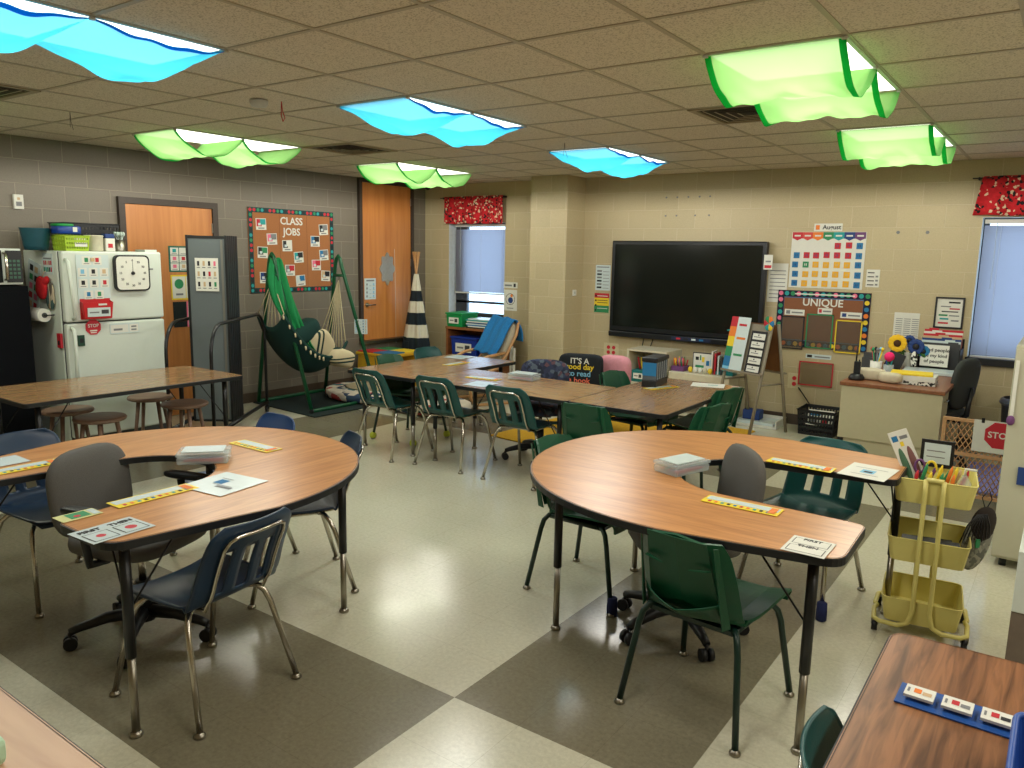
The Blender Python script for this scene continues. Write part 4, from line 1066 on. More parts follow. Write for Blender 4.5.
# ------------------------------------------------------------------ hammock swing stand
SG = mat('green_tube', (20, 84, 52), .35)
SWX, Y1, Y2 = -6.86, 5.22, 6.13
t = thing('swing_stand', 'dark green tube swing stand with two A-frames by the grey wall', 'swing stand', (0, 0, 0))
FB, FF = -7.30, -6.40
def aframe(ya, yb_, xa, hz):
    q = MB()
    q.tube([(FB, yb_, .03), (xa - .05, ya, hz - .10), (xa - .03, ya, hz - .03), (xa, ya, hz), (xa + .03, ya, hz - .03), (xa + .05, ya, hz - .10), (FF, yb_, .03)], .021, 10)
    q.tube([(xa - .085, ya, hz - .22), (xa + .085, ya, hz - .22)], .016, 8)
    return q
aframe(Y1, 5.33, -6.84, 1.67).build('end_frame', SG, t); aframe(Y2, 6.30, -6.84, 1.655).build('end_frame', SG, t)
MB().tube([(FF, 5.33, .028), (FF, 6.32, .028)], .021, 10).build('base_rail', SG, t)
MB().tube([(FB, 5.33, .028), (FB, 6.32, .028)], .021, 10).build('base_rail', SG, t)
MB().tube([(FF, 5.33, .03), (FF + .03, 5.30, .03)], .024, 10).build('foot_cap', BLACK, t)
HAM = stripe_mat('hammock_stripe', [((20, 56, 50), 6), ((206, 190, 150), 3), ((20, 56, 50), .7), ((206, 190, 150), 5), ((20, 56, 50), .7), ((206, 190, 150), 3), ((20, 56, 50), 1)], .62, 'Y')
DKG = mat('dark_teal_cloth', (12, 52, 48), .9, bump=.3, scale=200)
ROPE = mat('cream_rope', (196, 184, 150), .8)
t = thing('hammock_chair', 'dark green and cream striped hammock chair slung between the A-frames', 'hammock chair', (0, 0, 0))
def slz(v):   # v 0..1 from the left rim to the right rim
    return .38 + 1.5 * max(0, .58 - v) ** 2 + .9 * max(0, v - .55) ** 2
yl, yr = 5.14, 6.00
def sling(u, v):
    y = yl + (yr - yl) * v; z = slz(v) + .1 * max(0, .25 - v)
    a = (u - .5) * 2; x = -6.80 + a * .34 * (1 - .35 * (2 * v - 1) ** 2); z += .20 * a * a * (1 - .3 * abs(2 * v - 1))
    return (x, y, z)
q = MB(); q.grid(sling, 16, 30); q.build('sling', DKG, t, solid=.012)
q = MB(); q.tube([sling(1, v / 20) for v in range(21)], .018, 8); q.build('rim_roll', DKG, t)
for k in range(9):   # fringe tassels on the camera-side rim
    p = Vector(sling(1, k / 10 * .6)); MB().tube([p, p + Vector((.03, -.02, -.045))], [.012, .008], 6).build('tassel', ROPE, t)
hook2 = Vector((-6.84, Y2, 1.38)); hook1 = Vector((-6.84, Y1, 1.40))
for k in range(9):
    p = Vector(sling(k / 8, .97)); MB().tube([p, p.lerp(hook2, .5) + Vector((0, .0, -.02)), hook2], .006, 5).build('rope', ROPE, t)
for k in range(7):
    p = Vector(sling(k / 6, .02)); MB().tube([p, hook1], .006, 5).build('rope', ROPE, t)
MB().tube([hook2 + Vector((0, 0, .06)), hook2 + Vector((0, .02, .03)), hook2], .006, 6).build('hook', STEEL, t)
MB().tube([hook1 + Vector((0, 0, .06)), hook1], .006, 6).build('hook', STEEL, t)
GCL = mat('bright_green_cloth', (18, 130, 72), .8, bump=.5, scale=20)
def drape(u, v):
    top = Vector((-6.80, Y1 + .02, 1.62)); bot = Vector((-6.56, 5.46, .66))
    c = top.lerp(bot, v); wv = .05 + .07 * math.sin(PI * min(1, v * 1.1)) * (1 - .25 * v)
    a = (u - .5) * 2
    return (c.x + a * wv * .5 + .02 * math.sin(a * 9 + v * 6), c.y + a * wv * .9 - .10 * math.sin(PI * v), c.z + .015 * math.sin(a * 12))
q = MB(); q.grid(drape, 20, 24); o = q.build('swing_cloth', GCL, None, solid=.004); tag(o, 'bright green cloth draped from the left A-frame down into the hammock chair', 'cloth')
t = thing('bolster_pillow', 'dark green bolster pillow at the top of the hammock chair', 'pillow', (-6.66, 5.44, .84))
MB().superq((0, 0, 0), .13, .21, .10, .6, .6, 22, 12, rot=Matrix.Rotation(.5, 3, 'X')).build('cushion', DKG, t)
STP = stripe_mat('cushion_stripe', [((208, 194, 158), 5), ((18, 50, 46), 1), ((208, 194, 158), 1), ((18, 50, 46), .8)], .16, 'Z')
t = thing('striped_pillow', 'cream pillow with dark stripes lying upright in the hammock chair', 'pillow', (-6.58, 5.60, .68))
MB().superq((0, 0, 0), .06, .17, .17, .5, .5, 22, 12, rot=Matrix.Rotation(.55, 3, 'X') @ Matrix.Rotation(-.5, 3, 'Z')).build('cushion', stripe_mat('cushion_stripe_b', [((208, 194, 158), 6), ((18, 50, 46), 1), ((208, 194, 158), 1), ((18, 50, 46), .8)], .19, 'Y'), t)
t = thing('striped_pillow', 'cream pillow with dark stripes at the right end of the hammock chair', 'pillow', (-6.60, 5.84, .55))
MB().superq((0, 0, 0), .19, .18, .10, .5, .5, 22, 12, rot=Matrix.Rotation(-.35, 3, 'X')).build('cushion', STP, t)
card('picture_card', 'pale blue grid card hanging at the right side of the hammock swing', 'card', (-6.58, 6.22, .86), .15, .17, rep([], .04, .04, .92, .92, 5, 5, [cLB, INKG, LPAPER, cB, cSK], bg=None), rz=.6, back=LPAPER)
# rugs and mat
RUGD = mat('dark_rug', (24, 40, 38), .95, bump=.4, scale=300, noise=.2)
o = MB().prism([(-7.36, 5.30), (-6.22, 5.22), (-6.18, 6.55), (-7.36, 6.60)], .002, .012).build('area_rug', RUGD); tag(o, 'dark green rug on the floor under the swing stand', 'rug')
QUILT = pattern_mat('patchwork_cloth', [(214, 204, 186), (206, 196, 178), (200, 188, 170), (46, 66, 92), (210, 200, 184), (176, 70, 66), (216, 206, 188), (60, 110, 120), (206, 196, 178)], 11, .9, (1, 1, 1))
t = thing('floor_cushion', 'round patchwork floor cushion behind the swing rail', 'cushion', (-6.60, 6.42, .013))
MB().superq((0, 0, .055), .62, .50, .055, .35, 1, 44, 10).build('cushion', QUILT, t)
MB().superq((-.05, .02, .115), .34, .28, .012, .5, 1, 30, 6).build('centre_pad', mat('tan_cloth', (170, 158, 128), .9), t)
t = thing('floor_cushion', 'long patchwork floor cushion under the left end of the centre tables', 'cushion', (-5.60, 6.30, .003))
MB().superq((0, 0, .06), .50, .36, .06, .35, .9, 40, 10).build('cushion', QUILT, t)
MB().tube([(-.4, -.34, .06), (0, -.39, .06), (.4, -.34, .06)], .012, 6).build('piping', DKG, t)

# ------------------------------------------------------------------ yellow play table by the closet door
YT = mat('yellow_plastic', (206, 160, 40), .4)
t = thing('play_table', 'low yellow plastic play table with coloured top beyond the swing', 'play table', (-7.00, 7.10, 0))
for sx_ in (-1, 1):
    o = MB().prism([(-.30, .0), (-.14, .0), (-.11, .22), (-.06, .28), (.06, .28), (.11, .22), (.14, .0), (.30, .0), (.26, .42), (-.26, .42)], -.02 + sx_ * .27, .02 + sx_ * .27).build('leg_panel', YT, t, bevel=.006); o.rotation_euler = (PI / 2, 0, 0)
bx((-.30, -.30, .42, .30, .30, .46)).build('tabletop', YT, t, bevel=.01)
for x0, y0, m_ in ((-.28, -.28, cR), (0, -.28, cB), (-.28, 0, cG), (0, 0, cY)): bx((x0, y0, .4605, x0 + .275, y0 + .275, .472)).build('play_panel', m_, t)
t = thing('storage_bin', 'dark bin on the floor under the yellow play table', 'bin', (-6.98, 7.10, 0))
bx((-.16, -.16, 0, .16, .16, .2)).build('tub', BLACK, t, bevel=.02)

# ------------------------------------------------------------------ teepee
TEEW = mat('teepee_cream', (206, 200, 180), .9, noise=.03); TEEB = mat('teepee_navy', (20, 32, 40), .9)
t = thing('play_teepee', 'black and cream striped cloth teepee folded in the corner', 'teepee', (-7.10, 7.72, 0))
HT = 1.42
bands = [(0, .20, 1), (.20, .40, 0), (.40, .58, 1), (.58, .75, 0), (.75, .91, 1), (.91, 1.06, 0), (1.06, 1.20, 1), (1.20, HT, 0)]
def rad(z): return .04 + .30 * (1 - z / HT)
for z0, z1, w_ in bands:
    q = MB()
    def fn(u, v):
        z = z0 + (z1 - z0) * v; a = 2 * PI * u; r = rad(z) * (1 + .12 * math.sin(a * 7 + 1) + .06 * math.sin(a * 13))
        return (r * math.cos(a) * .80, r * math.sin(a) * .62, z + .01)
    q.grid(fn, 60, 4); q.build('cloth_band', TEEB if w_ else TEEW, t)
for k in range(5):
    a = k * 2 * PI / 5 + .3; MB().tube([(.20 * math.cos(a), .14 * math.sin(a), .02), (0, 0, 1.42), (-.05 * math.cos(a), -.035 * math.sin(a), 1.72)], .011, 8).build('pole', BEECH, t)
bx((-.05, -.215, .0, .05, -.20, .55)).build('door_flap', TEEB, t)

# ------------------------------------------------------------------ bookcase under the left window
t = thing('bookcase', 'low wooden bookcase under the left window', 'bookcase', (-6.19, 7.93, 0))
hx = .40
bx((-hx, -.20, 0, -hx + .03, .20, .74)).build('side_panel', SHELFW, t); bx((hx - .03, -.20, 0, hx, .20, .74)).build('side_panel', SHELFW, t)
bx((-hx, -.21, .74, hx, .20, .77)).build('top', SHELFW, t); bx((-hx + .03, -.19, .36, hx - .03, .19, .385)).build('shelf', SHELFW, t); bx((-hx + .03, -.19, .04, hx - .03, .19, .07)).build('shelf', SHELFW, t)
bx((-hx, .19, 0, hx, .205, .74)).build('back_panel', SHELFW, t)
def lidded(name, label, cat, loc, w_, d_, h_, m_, lidm, rz=0, lab=True):
    t = thing(name, label, cat, loc, rz)
    q = MB(); k = .93
    a = [(-w_ / 2 * k, -d_ / 2 * k), (w_ / 2 * k, -d_ / 2 * k), (w_ / 2 * k, d_ / 2 * k), (-w_ / 2 * k, d_ / 2 * k)]; b_ = [(x / k, y / k) for x, y in a]
    V0 = [q.b.verts.new((x, y, 0)) for x, y in a]; V1 = [q.b.verts.new((x, y, h_)) for x, y in b_]
    q.b.faces.new(list(reversed(V0))); q.b.faces.new(V1)
    for i in range(4): q.b.faces.new((V0[i], V0[(i + 1) % 4], V1[(i + 1) % 4], V1[i]))
    q.build('tub', m_, t, bevel=.008)
    if lidm: bx((-w_ / 2 - .01, -d_ / 2 - .01, h_, w_ / 2 + .01, d_ / 2 + .01, h_ + .022)).build('lid', lidm, t, bevel=.006)
    if lab:
        card('label_card', '', '', (0, -d_ / 2 - .001, h_ * .52), w_ * .62, h_ * .48, [(.1, .4, .5, .6, INKG), (.6, .2, .9, .8, DGREY)], parent=t)
    return t
lidded('storage_bin', 'bright green lidded bin on top of the bookcase by the window', 'bin', (-6.44, 7.88, .771), .26, .34, .16, mat('bin_green', (18, 140, 74), .4), mat('bin_green', (18, 140, 74), .4))
lidded('storage_bin', 'royal blue lidded bin on the upper shelf of the bookcase', 'bin', (-6.28, 7.88, .386), .42, .33, .24, mat('bin_blue', (20, 50, 140), .4), mat('bin_blue', (20, 50, 140), .4))
basket('plastic_basket', 'small blue basket of toys beside the blue bin in the bookcase', 'basket', (-5.94, 7.88, .386), .22, .28, .17, mat('bin_blue', (20, 50, 140), .4), rows=4, nx=10)
tag(MB().superq((0, 0, 0), .07, .07, .055, .8, .8, 16, 10).build('soft_toy', cO), 'orange toy in the small blue basket on the bookcase shelf', 'toy', loc=(-5.92, 7.88, .575))
tag(MB().superq((0, 0, 0), .045, .05, .045, .8, .8, 12, 8).build('soft_toy', cR), 'red toy in the small blue basket on the bookcase shelf', 'toy', loc=(-6.00, 7.86, .565))
bk = [cK, PAPER, cB, LPAPER, cDB, PAPER, cT, LPAPER, cK, cLB]
for k in range(8):
    w_ = .50 - .02 * (k % 3); o = bx((-w_ / 2, -.15, 0, w_ / 2, .15, .014)).build('picture_book', bk[k]); 
    tag(o, 'thin book, %s in the flat stack on the bookcase' % ['lowest', 'second from the bottom', 'third from the bottom', 'fourth from the bottom', 'fifth from the bottom', 'sixth from the bottom', 'second from the top', 'topmost'][k], 'book', 'flat stacked books under the left window', loc=(-6.00 + .02 * math.sin(k * 2), 7.88, .7705 + k * .0155), rz=.03 * math.sin(k * 3))
# wooden reading chair with towel
t = thing('reading_chair', 'bentwood reading chair with beige cushion beside the bookcase', 'chair', (-5.48, 7.12, 0), -.45)
for s_ in (-1, 1):
    MB().tube([(s_ * .27, .30, .95), (s_ * .27, .27, .80), (s_ * .27, .15, .58), (s_ * .27, .02, .42), (s_ * .27, -.16, .36), (s_ * .27, -.30, .38), (s_ * .27, -.34, .46)], .018, 8).build('side_rail', BEECH, t)
    MB().tube([(s_ * .285, -.34, .46), (s_ * .285, -.12, .56), (s_ * .285, .12, .60)], .018, 8).build('armrest', BEECH, t)
    MB().tube([(s_ * .27, -.32, .42), (s_ * .27, -.30, .10), (s_ * .27, -.25, .015), (s_ * .27, .28, .012), (s_ * .27, .33, .02)], .018, 8).build('leg', BEECH, t)
CUSH = mat('beige_cushion', (176, 166, 142), .9, bump=.2)
MB().superq((0, -.10, .43), .25, .27, .06, .4, .4, 24, 10, rot=Matrix.Rotation(.12, 3, 'X')).build('seat_cushion', CUSH, t)
MB().superq((0, .20, .70), .25, .06, .27, .4, .4, 24, 10, rot=Matrix.Rotation(-.42, 3, 'X')).build('back_cushion', CUSH, t)
TOW = mat('blue_terry', (30, 110, 170), .95, bump=.8, scale=120, noise=.25)
def towel(u, v):
    x = -.25 + .52 * u; s_ = v * 1.0
    if s_ < .72: 
        f = s_ / .72; y = -.03 + .27 * f; z = .58 + .42 * f
        return (x + .02 * math.sin(v * 9), y - .015 * math.sin(u * 17), z + .01 * math.sin(u * 11))
    f = (s_ - .72) / .28; return (x + .02 * math.sin(v * 9), .27 + .09 * math.sin(f * PI / 2) + .0 * f, .98 + .02 * math.sin(f * PI) - .26 * f)
q = MB(); q.grid(towel, 18, 30); o = q.build('towel', TOW, None, solid=.012); tag(o, 'blue terry towel draped over the back of the reading chair', 'towel'); o.location = (-5.48, 7.12, 0); o.rotation_euler = (0, 0, -.45)
t = thing('paper_cutter_board', 'pale upright board leaning in the corner beside the pillar', 'board', (-5.40, 7.55, 0))
bx((-.012, -.02, 0, .012, .02, .62), (.03, -.02, 0, .045, .02, .60)).build('board', PAPER, t)
# posters left of and on the pillar
def on_back(x, z, name, label, cat, w_, h_, items, back=None, th=.003, y=YB, roll=0, group=None): return card(name, label, cat, (x, y, z), w_, h_, items, back=back, th=th, roll=roll, group=group)
on_back(-5.93, 1.315, 'word_strip', 'small word strip above the picture poster right of the left window', 'sign', .22, .075, [(.08, .3, .6, .6, INKG), (.72, .2, .88, .8, cK)])
on_back(-5.93, 1.12, 'poster', 'white poster with a round dark picture right of the left window', 'poster', .21, .27, [('o', .5, .55, .075, cK), ('o', .5, .55, .068, PAPER), ('o', .52, .5, .04, cDB), ('o', .6, .72, .02, cO), (.25, .1, .75, .14, INKG)])
on_back(-4.57, 1.455, 'poster', 'white printed poster to the left of the wall screen, above the traffic light chart', 'poster', .20, .30, [(.08, .9, .9, .94, INKG)] + [(.1, .08 + k * .13, .42, .15 + k * .13, INKG if k % 2 else cK) for k in range(6)] + [(.5, .08 + k * .13, .92, .10 + k * .13, INKG) for k in range(6)], back=LPAPER)
on_back(-4.575, 1.155, 'traffic_light_chart', 'red, yellow and green striped chart to the left of the wall screen', 'chart', .20, .23, [(0, .76, 1, 1, cR), (0, .36, 1, .76, cY), (0, 0, 1, .36, cG), (.2, .5, .9, .53, cK), (.2, .62, .9, .65, cK), (.2, .84, .9, .88, PAPER), (.2, .2, .9, .23, PAPER)] + [('o', .1, .12 + k * .25, .012, cK) for k in range(4)])
card('light_switch', 'small white switch plate on the side of the pillar', 'switch', (-4.85, 8.05, 1.27), .07, .07, [(.4, .3, .6, .7, INKG)], rz=LW, th=.012)

# ------------------------------------------------------------------ back wall: screen, calendar, board
SCR = mat('screen_glass', (16, 20, 16), .12, noise=0, spec=.6); BEZ = mat('screen_bezel', (14, 18, 22), .35)
t = thing('wall_screen', 'large black interactive flat screen on the cream block wall', 'screen', (-3.505, YB, 1.345))
bx((-.905, -.10, -.50, .905, -.03, .545)).build('casing', BEZ, t, bevel=.012)
bx((-.86, -.104, -.44, .86, -.1005, .505)).build('panel', SCR, t)
bx((-.905, -.115, -.565, .905, -.05, -.50)).build('lower_bar', BEZ, t, bevel=.01)
bx((-.10, -.118, -.548, .36, -.1155, -.512)).build('control_strip', mat('strip_blue', (34, 44, 70), .3), t)
for k in range(4): bx((-.04 + k * .09, -.1195, -.54, .01 + k * .09, -.1183, -.52)).build('button', [cR, cK, LPAPER, cB][k], t)
bx((-.3, -.03, -.2, .3, 0, .3)).build('wall_bracket', BMETAL, t)
tag(MB().tube([(0, 0, 0), (-.02, .0, -.12), (.01, 0, -.30)], .006, 6).build('cable', BLACK), 'left black cable hanging below the wall screen', 'cable', 'cables below the wall screen', loc=(-3.98, YB - .03, .80))
tag(MB().tube([(0, 0, 0), (-.03, .0, -.10), (-.09, 0, -.30)], .006, 6).build('cable', BLACK), 'right black cable hanging below the wall screen', 'cable', 'cables below the wall screen', loc=(-3.86, YB - .03, .80))
card('paper_sign', 'small white sticker sheet stuck on the right rim of the wall screen', 'sticker', (-2.575, YB - .117, 1.68), .09, .15, [(.1, .1, .9, .3, cR), (.2, .5, .8, .6, INKG)])
on_back(-2.50, 1.47, 'notice', 'pale printed notice on the wall between the screen and the calendar', 'notice', .20, .40, [(.1, .1 + k * .1, .9, .12 + k * .1, INKG) for k in range(8)])
# sensor dots on the wall above the screen
its = []
for i, (dx, dz) in enumerate([(-.45, .1), (-.32, .1), (-.19, .1), (-.06, .1), (.06, .1), (-.45, -.1), (-.32, -.1), (-.10, -.1), (.06, -.1)]):
    tag(MB().tube([(0, 0, 0), (0, -.006, 0)], .010, 8).build('wall_anchor', INKG), 'small grey wall anchor above the screen, ' + ['upper row first', 'upper row second', 'upper row third', 'upper row fourth', 'upper row fifth', 'lower row first', 'lower row second', 'lower row third', 'lower row fourth'][i] + ' from the left', 'anchor', 'wall anchors above the screen', loc=(-3.35 + dx, YB, 2.27 + dz))
tag(MB().tube([(0, 0, 0), (0, -.008, 0)], .016, 8).build('wall_anchor', INKG), 'left of two dark clips on the wall between the calendar and the window', 'anchor', 'dark wall clips by the right window', loc=(-1.40, YB, 1.985))
tag(MB().tube([(0, 0, 0), (0, -.008, 0)], .016, 8).build('wall_anchor', INKG), 'right of two dark clips on the wall between the calendar and the window', 'anchor', 'dark wall clips by the right window', loc=(-1.15, YB, 1.985))
# calendar
t = thing('pocket_calendar', 'white pocket calendar with blue, red and yellow date cards', 'calendar', (-2.03, YB, 1.71))
bx((-.355, -.005, -.28, .355, 0, .28)).build('chart', PAPER, t)
hc = [cR, mat('c_red2', (200, 70, 60), .6, noise=0), cO, cG, cT, cDB, cP]
for k in range(7):
    q = MB(); x0 = -.35 + k * .1; q.box(x0, -.007, .215, x0 + .1, -.0055, .278); q.lathe((0, 0, 0), [(.0001, 0), (.03, .0)], 3, cap=False) if False else None
    q.quad([(x0 + .01, -.0065, .215), (x0 + .05, -.0065, .195), (x0 + .09, -.0065, .215)]) ; q.build('day_header', hc[k], t)
    bx((x0 + .02, -.0078, .235, x0 + .08, -.0072, .25)).build('day_name', PAPER, t)
for r_ in range(5):
    for c_ in range(7):
        if r_ == 0 and c_ < 4: continue
        m_ = cR if r_ < 2 else mat('c_amber', (226, 168, 30), .6, noise=0)
        if c_ in (0, 6): m_ = cB
        if r_ == 2 and c_ == 1: m_ = cG
        x = -.30 + c_ * .1 + .012 * random.uniform(-.4, .4); z = .145 - r_ * .095 + .01 * random.uniform(-.4, .4)
        dc = bx((x - .029, -.009, z - .03, x + .029, -.0055, z + .03)).build('date_card', m_, t)
        bx((x - .012, -.0098, z - .012, x - .006, -.0092, z + .012), (x + .002, -.0098, z - .012, x + .01, -.0092, z + .012)).build('date_mark', {cB: cDB, cR: cP, cG: PAPER}.get(m_, cSK), dc)
t = card('month_card', 'white August name strip with an orange sun above the calendar', 'sign', (-2.04, YB, 2.035), .27, .075, [(.06, .2, .2, .8, cO)], rz=0)
text('August', .062, t, INK, (.035, -.0045, 0))
on_back(-1.585, 1.545, 'label_sheet', 'small white label sheet beside the lower right corner of the calendar', 'sign', .12, .17, [(.1, .1 + k * .23, .6, .16 + k * .23, INK) for k in range(4)] + [(.7, .1 + k * .23, .9, .2 + k * .23, INKG) for k in range(3)])
t = frame_board('bulletin_board', 'brown UNIQUE bulletin board with dark dotted border below the calendar', (-2.03, YB, 1.11), .90, .58, 0, mat('brown_kraft_b', (132, 84, 56), .85, noise=.06, scale=80), mat('border_navy', (18, 24, 48), .8), [cPK, cY, cT, cO, cG, cB], .065, .06)
text('UNIQUE', .105, t, PAPER, (.0, -.0135, .172))
text("You were born to be UNIQUE", .035, t, PAPER, (0, -.0165, .258)) if False else bx((-.28, -.0165, .25, .3, -.0158, .262)).build('border_writing', PAPER, t)
q = MB()
for x0, z0, x1, z1 in ((-.39, .215, .39, .222), (-.39, -.222, .39, -.215), (-.39, -.22, -.383, .22), (.383, -.22, .39, .22)): q.box(x0, -.0135, z0, x1, -.0122, z1)
q.build('inner_trim', cB, t)
for nm, x, z, m_, nt in (('left', -.27, .065, INKG, cK), ('upper middle', .03, .093, cR, cR), ('right', .28, .065, cDB, cDB)):
    c_ = card('name_strip', '', '', (x, -.0125, z), .20 if nm != 'upper middle' else .14, .06, [(.08, .2, .28, .8, m_), (.36, .35, .92, .6, INKG)], parent=t)
def wire_frame(x, z, w_, h_, m_, label):
    q = MB(); b_ = .012
    for x0, z0, x1, z1 in ((-w_ / 2, h_ / 2 - b_, w_ / 2, h_ / 2), (-w_ / 2, -h_ / 2, w_ / 2, -h_ / 2 + b_), (-w_ / 2, -h_ / 2, -w_ / 2 + b_, h_ / 2), (w_ / 2 - b_, -h_ / 2, w_ / 2, h_ / 2)): q.box(x0, -.004, z0, x1, 0, z1)
    t = thing('display_pocket', label, 'display pocket', (x, YB - .017, z), 0, 'dry-erase pockets')
    q.build('edging', m_, t); bx((-w_ / 2 + b_, -.003, -h_ / 2 + b_, w_ / 2 - b_, -.001, h_ / 2 - b_)).build('sleeve', SHEER, t)
wire_frame(-2.31, .965, .24, .34, cK, 'black edged clear pocket at the left of the UNIQUE board')
wire_frame(-2.04, .995, .26, .35, cG, 'green edged clear pocket in the middle of the UNIQUE board')
wire_frame(-1.76, .96, .25, .33, cY, 'yellow edged clear pocket at the right of the UNIQUE board')
wire_frame(-2.04, .555, .34, .25, cR, 'red edged clear pocket on the wall below the UNIQUE board')
on_back(-2.03, .735, 'name_strip', 'grey word strip above the red edged pocket', 'sign', .25, .045, [(.05, .2, .25, .8, cK), (.35, .3, .95, .6, INKG)], back=LPAPER)
on_back(-1.25, 1.09, 'notice', 'white printed list on the wall above the teacher desk', 'notice', .22, .28, [(.08 + .32 * (k % 3), .08 + .07 * (k // 3), .34 + .32 * (k % 3), .10 + .07 * (k // 3), INKG) for k in range(33)])
t = thing('framed_picture', 'black framed poster of writing on the wall left of the right window', 'picture frame', (-.90, YB, 1.25))
bx((-.12, -.02, -.145, -.105, 0, .145), (.105, -.02, -.145, .12, 0, .145), (-.105, -.02, .13, .105, 0, .145), (-.105, -.02, -.145, .105, 0, -.13)).build('frame', BLACK, t)
card('print', '', '', (0, -.004, 0), .21, .26, [(.45, .84, .9, .9, INK), (.15, .7, .55, .74, INKG), (.5, .62, .9, .67, cR), (.2, .52, .85, .56, INK), (.1, .38, .45, .44, cG), (.5, .38, .9, .42, INKG), (.15, .25, .5, .31, cT), (.1, .1, .5, .16, cR), (.6, .2, .9, .25, INKG)], parent=t)
def outlet(x, z, label, n=2):
    t = thing('outlet_plate', label, 'outlet', (x, YB, z)); bx((-.07 * n / 2 - .03, -.006, -.08, .07 * n / 2 + .03, 0, .08)).build('plate', mat('ivory_plastic', (196, 186, 150), .4), t, bevel=.002)
    for i in range(n):
        for j in (-1, 1): MB().tube([(-.035 * (n - 1) + .07 * i, -.006, j * .03), (-.035 * (n - 1) + .07 * i, -.012, j * .03)], .022, 12).build('socket', cR, t)
outlet(-4.42, .60, 'cream outlet plate with four red sockets left of the white cubby'); outlet(-2.25, .46, 'cream outlet plate with red sockets on the wall behind the easel', 1)
# low white shelf unit
CREAM = mat('cream_shelf', (196, 190, 166), .5)
t = thing('low_shelf', 'low cream shelf unit against the wall below the screen', 'shelf', (-3.36, 7.96, 0))
for x0, y0, z0, x1, y1, z1 in ((-.62, -.24, 0, -.60, .24, .30), (.60, -.24, 0, .62, .24, .30), (-.01, -.22, 0, .01, .24, .30)): bx((x0, y0, z0, x1, y1, z1)).build('side_panel', CREAM, t)
bx((-.62, -.25, .30, .62, .24, .32)).build('top', CREAM, t); bx((-.6, -.22, .03, .6, .24, .05)).build('shelf', CREAM, t); bx((-.6, .23, .0, .6, .245, .3)).build('back_panel', CREAM, t)
t = thing('storage_cubby', 'cream cubby box with teal bins on the left of the low shelf', 'cubby', (-3.70, 7.92, .321))
bx((-.24, -.2, 0, -.22, .2, .36)).build('side', CREAM, t); bx((.22, -.2, 0, .24, .2, .36)).build('side', CREAM, t); bx((-.24, -.2, .36, .24, .2, .38)).build('top', CREAM, t); bx((-.24, -.2, 0, .24, .2, .015)).build('bottom', CREAM, t); bx((-.22, .19, .015, .22, .2, .36)).build('back', CREAM, t)
TB = mat('teal_bin', (14, 110, 110), .4)
for k, (dx, l) in enumerate(((-.11, 'left'), (.10, 'right'))):
    lidded('storage_bin', '%s teal bin with a white label inside the cream cubby' % l, 'bin', (-3.70 + dx, 7.88, .337), .18, .26, .13, TB, None, lab=True)
for k in range(5): tag(MB().tube([(0, 0, 0), (.03 * (k - 2) * .5, 0, .13)], .009, 6).build('marker', [cR, cY, cG, cR, cO][k]), '%s marker standing in the left teal bin of the cubby' % ['leftmost red', 'yellow', 'green', 'tall red', 'orange'][k], 'marker', 'markers in the left teal bin', loc=(-3.84 + k * .025, 7.86, .47))
t = thing('storage_box', 'long cream box on the low shelf below the right half of the screen', 'box', (-3.10, 7.88, .321))
bx((-.34, -.15, 0, .34, .15, .18)).build('body', CREAM, t, bevel=.01)
PT = .503
t = thing('pencil_caddy', 'purple caddy crowded with pencils and markers on the cream box', 'caddy', (-3.36, 7.86, PT)); bx((-.07, -.08, 0, .07, .08, .05)).build('tray', cP, t)
for k in range(12):
    tag(MB().tube([(0, 0, 0), (random.uniform(-.015, .015), 0, random.uniform(.06, .10))], .006, 6).build('pencil', [cO, cY, cP, cPK, cG, cR][k % 6]), ['orange', 'yellow', 'purple', 'pink', 'green', 'red'][k % 6] + (' pencil in the front row of the purple caddy' if k < 6 else ' pencil in the back row of the purple caddy'), 'pencil', 'pencils in the purple caddy', loc=(-3.415 + (k % 6) * .022, 7.82 + .07 * (k // 6), PT + .05))
t = thing('framed_picture', 'colourful framed picture standing on the cream box under the screen', 'picture frame', (-3.13, 7.96, PT)); bx((-.13, -.01, 0, .13, .01, .20)).build('frame', DGREY, t)
card('print', '', '', (0, -.011, .10), .24, .18, [(.1, .6, .25, .8, cK), (.4, .5, .52, .8, cY), (.6, .3, .75, .6, cB), (.8, .3, .9, .7, cLB), (.1, .15, .5, .3, cG), (.3, .6, .36, .9, cG)], parent=t)
for k in range(5): tag(MB().superq((0, 0, .03), .024, .02, .03, .8, .8, 12, 8).build('glue_bottle', [cY, PAPER, PAPER, CREAM, cY][k]), ['yellow bottle beside the purple caddy', 'second small bottle from the purple caddy', 'middle small white bottle before the framed picture', 'small cream bottle before the framed picture', 'yellow bottle nearest the teal tray'][k], 'bottle', 'small bottles in front of the framed picture', loc=(-3.22 + k * .055, 7.80, PT))
t = thing('magazine_file', 'teal magazine file with books on the right end of the cream box', 'file', (-2.86, 7.88, PT))
q = MB(); q.prism([(-.10, 0), (.10, 0), (.10, .17), (.06, .15), (-.02, .05), (-.10, .03)], -.06, .06); o = q.build('file', TB, t); o.rotation_euler = (PI / 2, 0, 0)
for k, (m_, l) in enumerate(((PAPER, 'white book leaning behind the red one at the teal file'), (cR, 'red book standing in the teal magazine file'), (LPAPER, 'pale folder standing in the teal magazine file'), (DGREY, 'dark grey folder at the back of the teal magazine file'))):
    tag(bx((-.008, -.09, 0, .008, .09, .24 - .02 * k)).build('book', m_), l, 'book', 'books by the teal magazine file', loc=(-3.0 + k * .035, 7.90, PT), rz=.1)
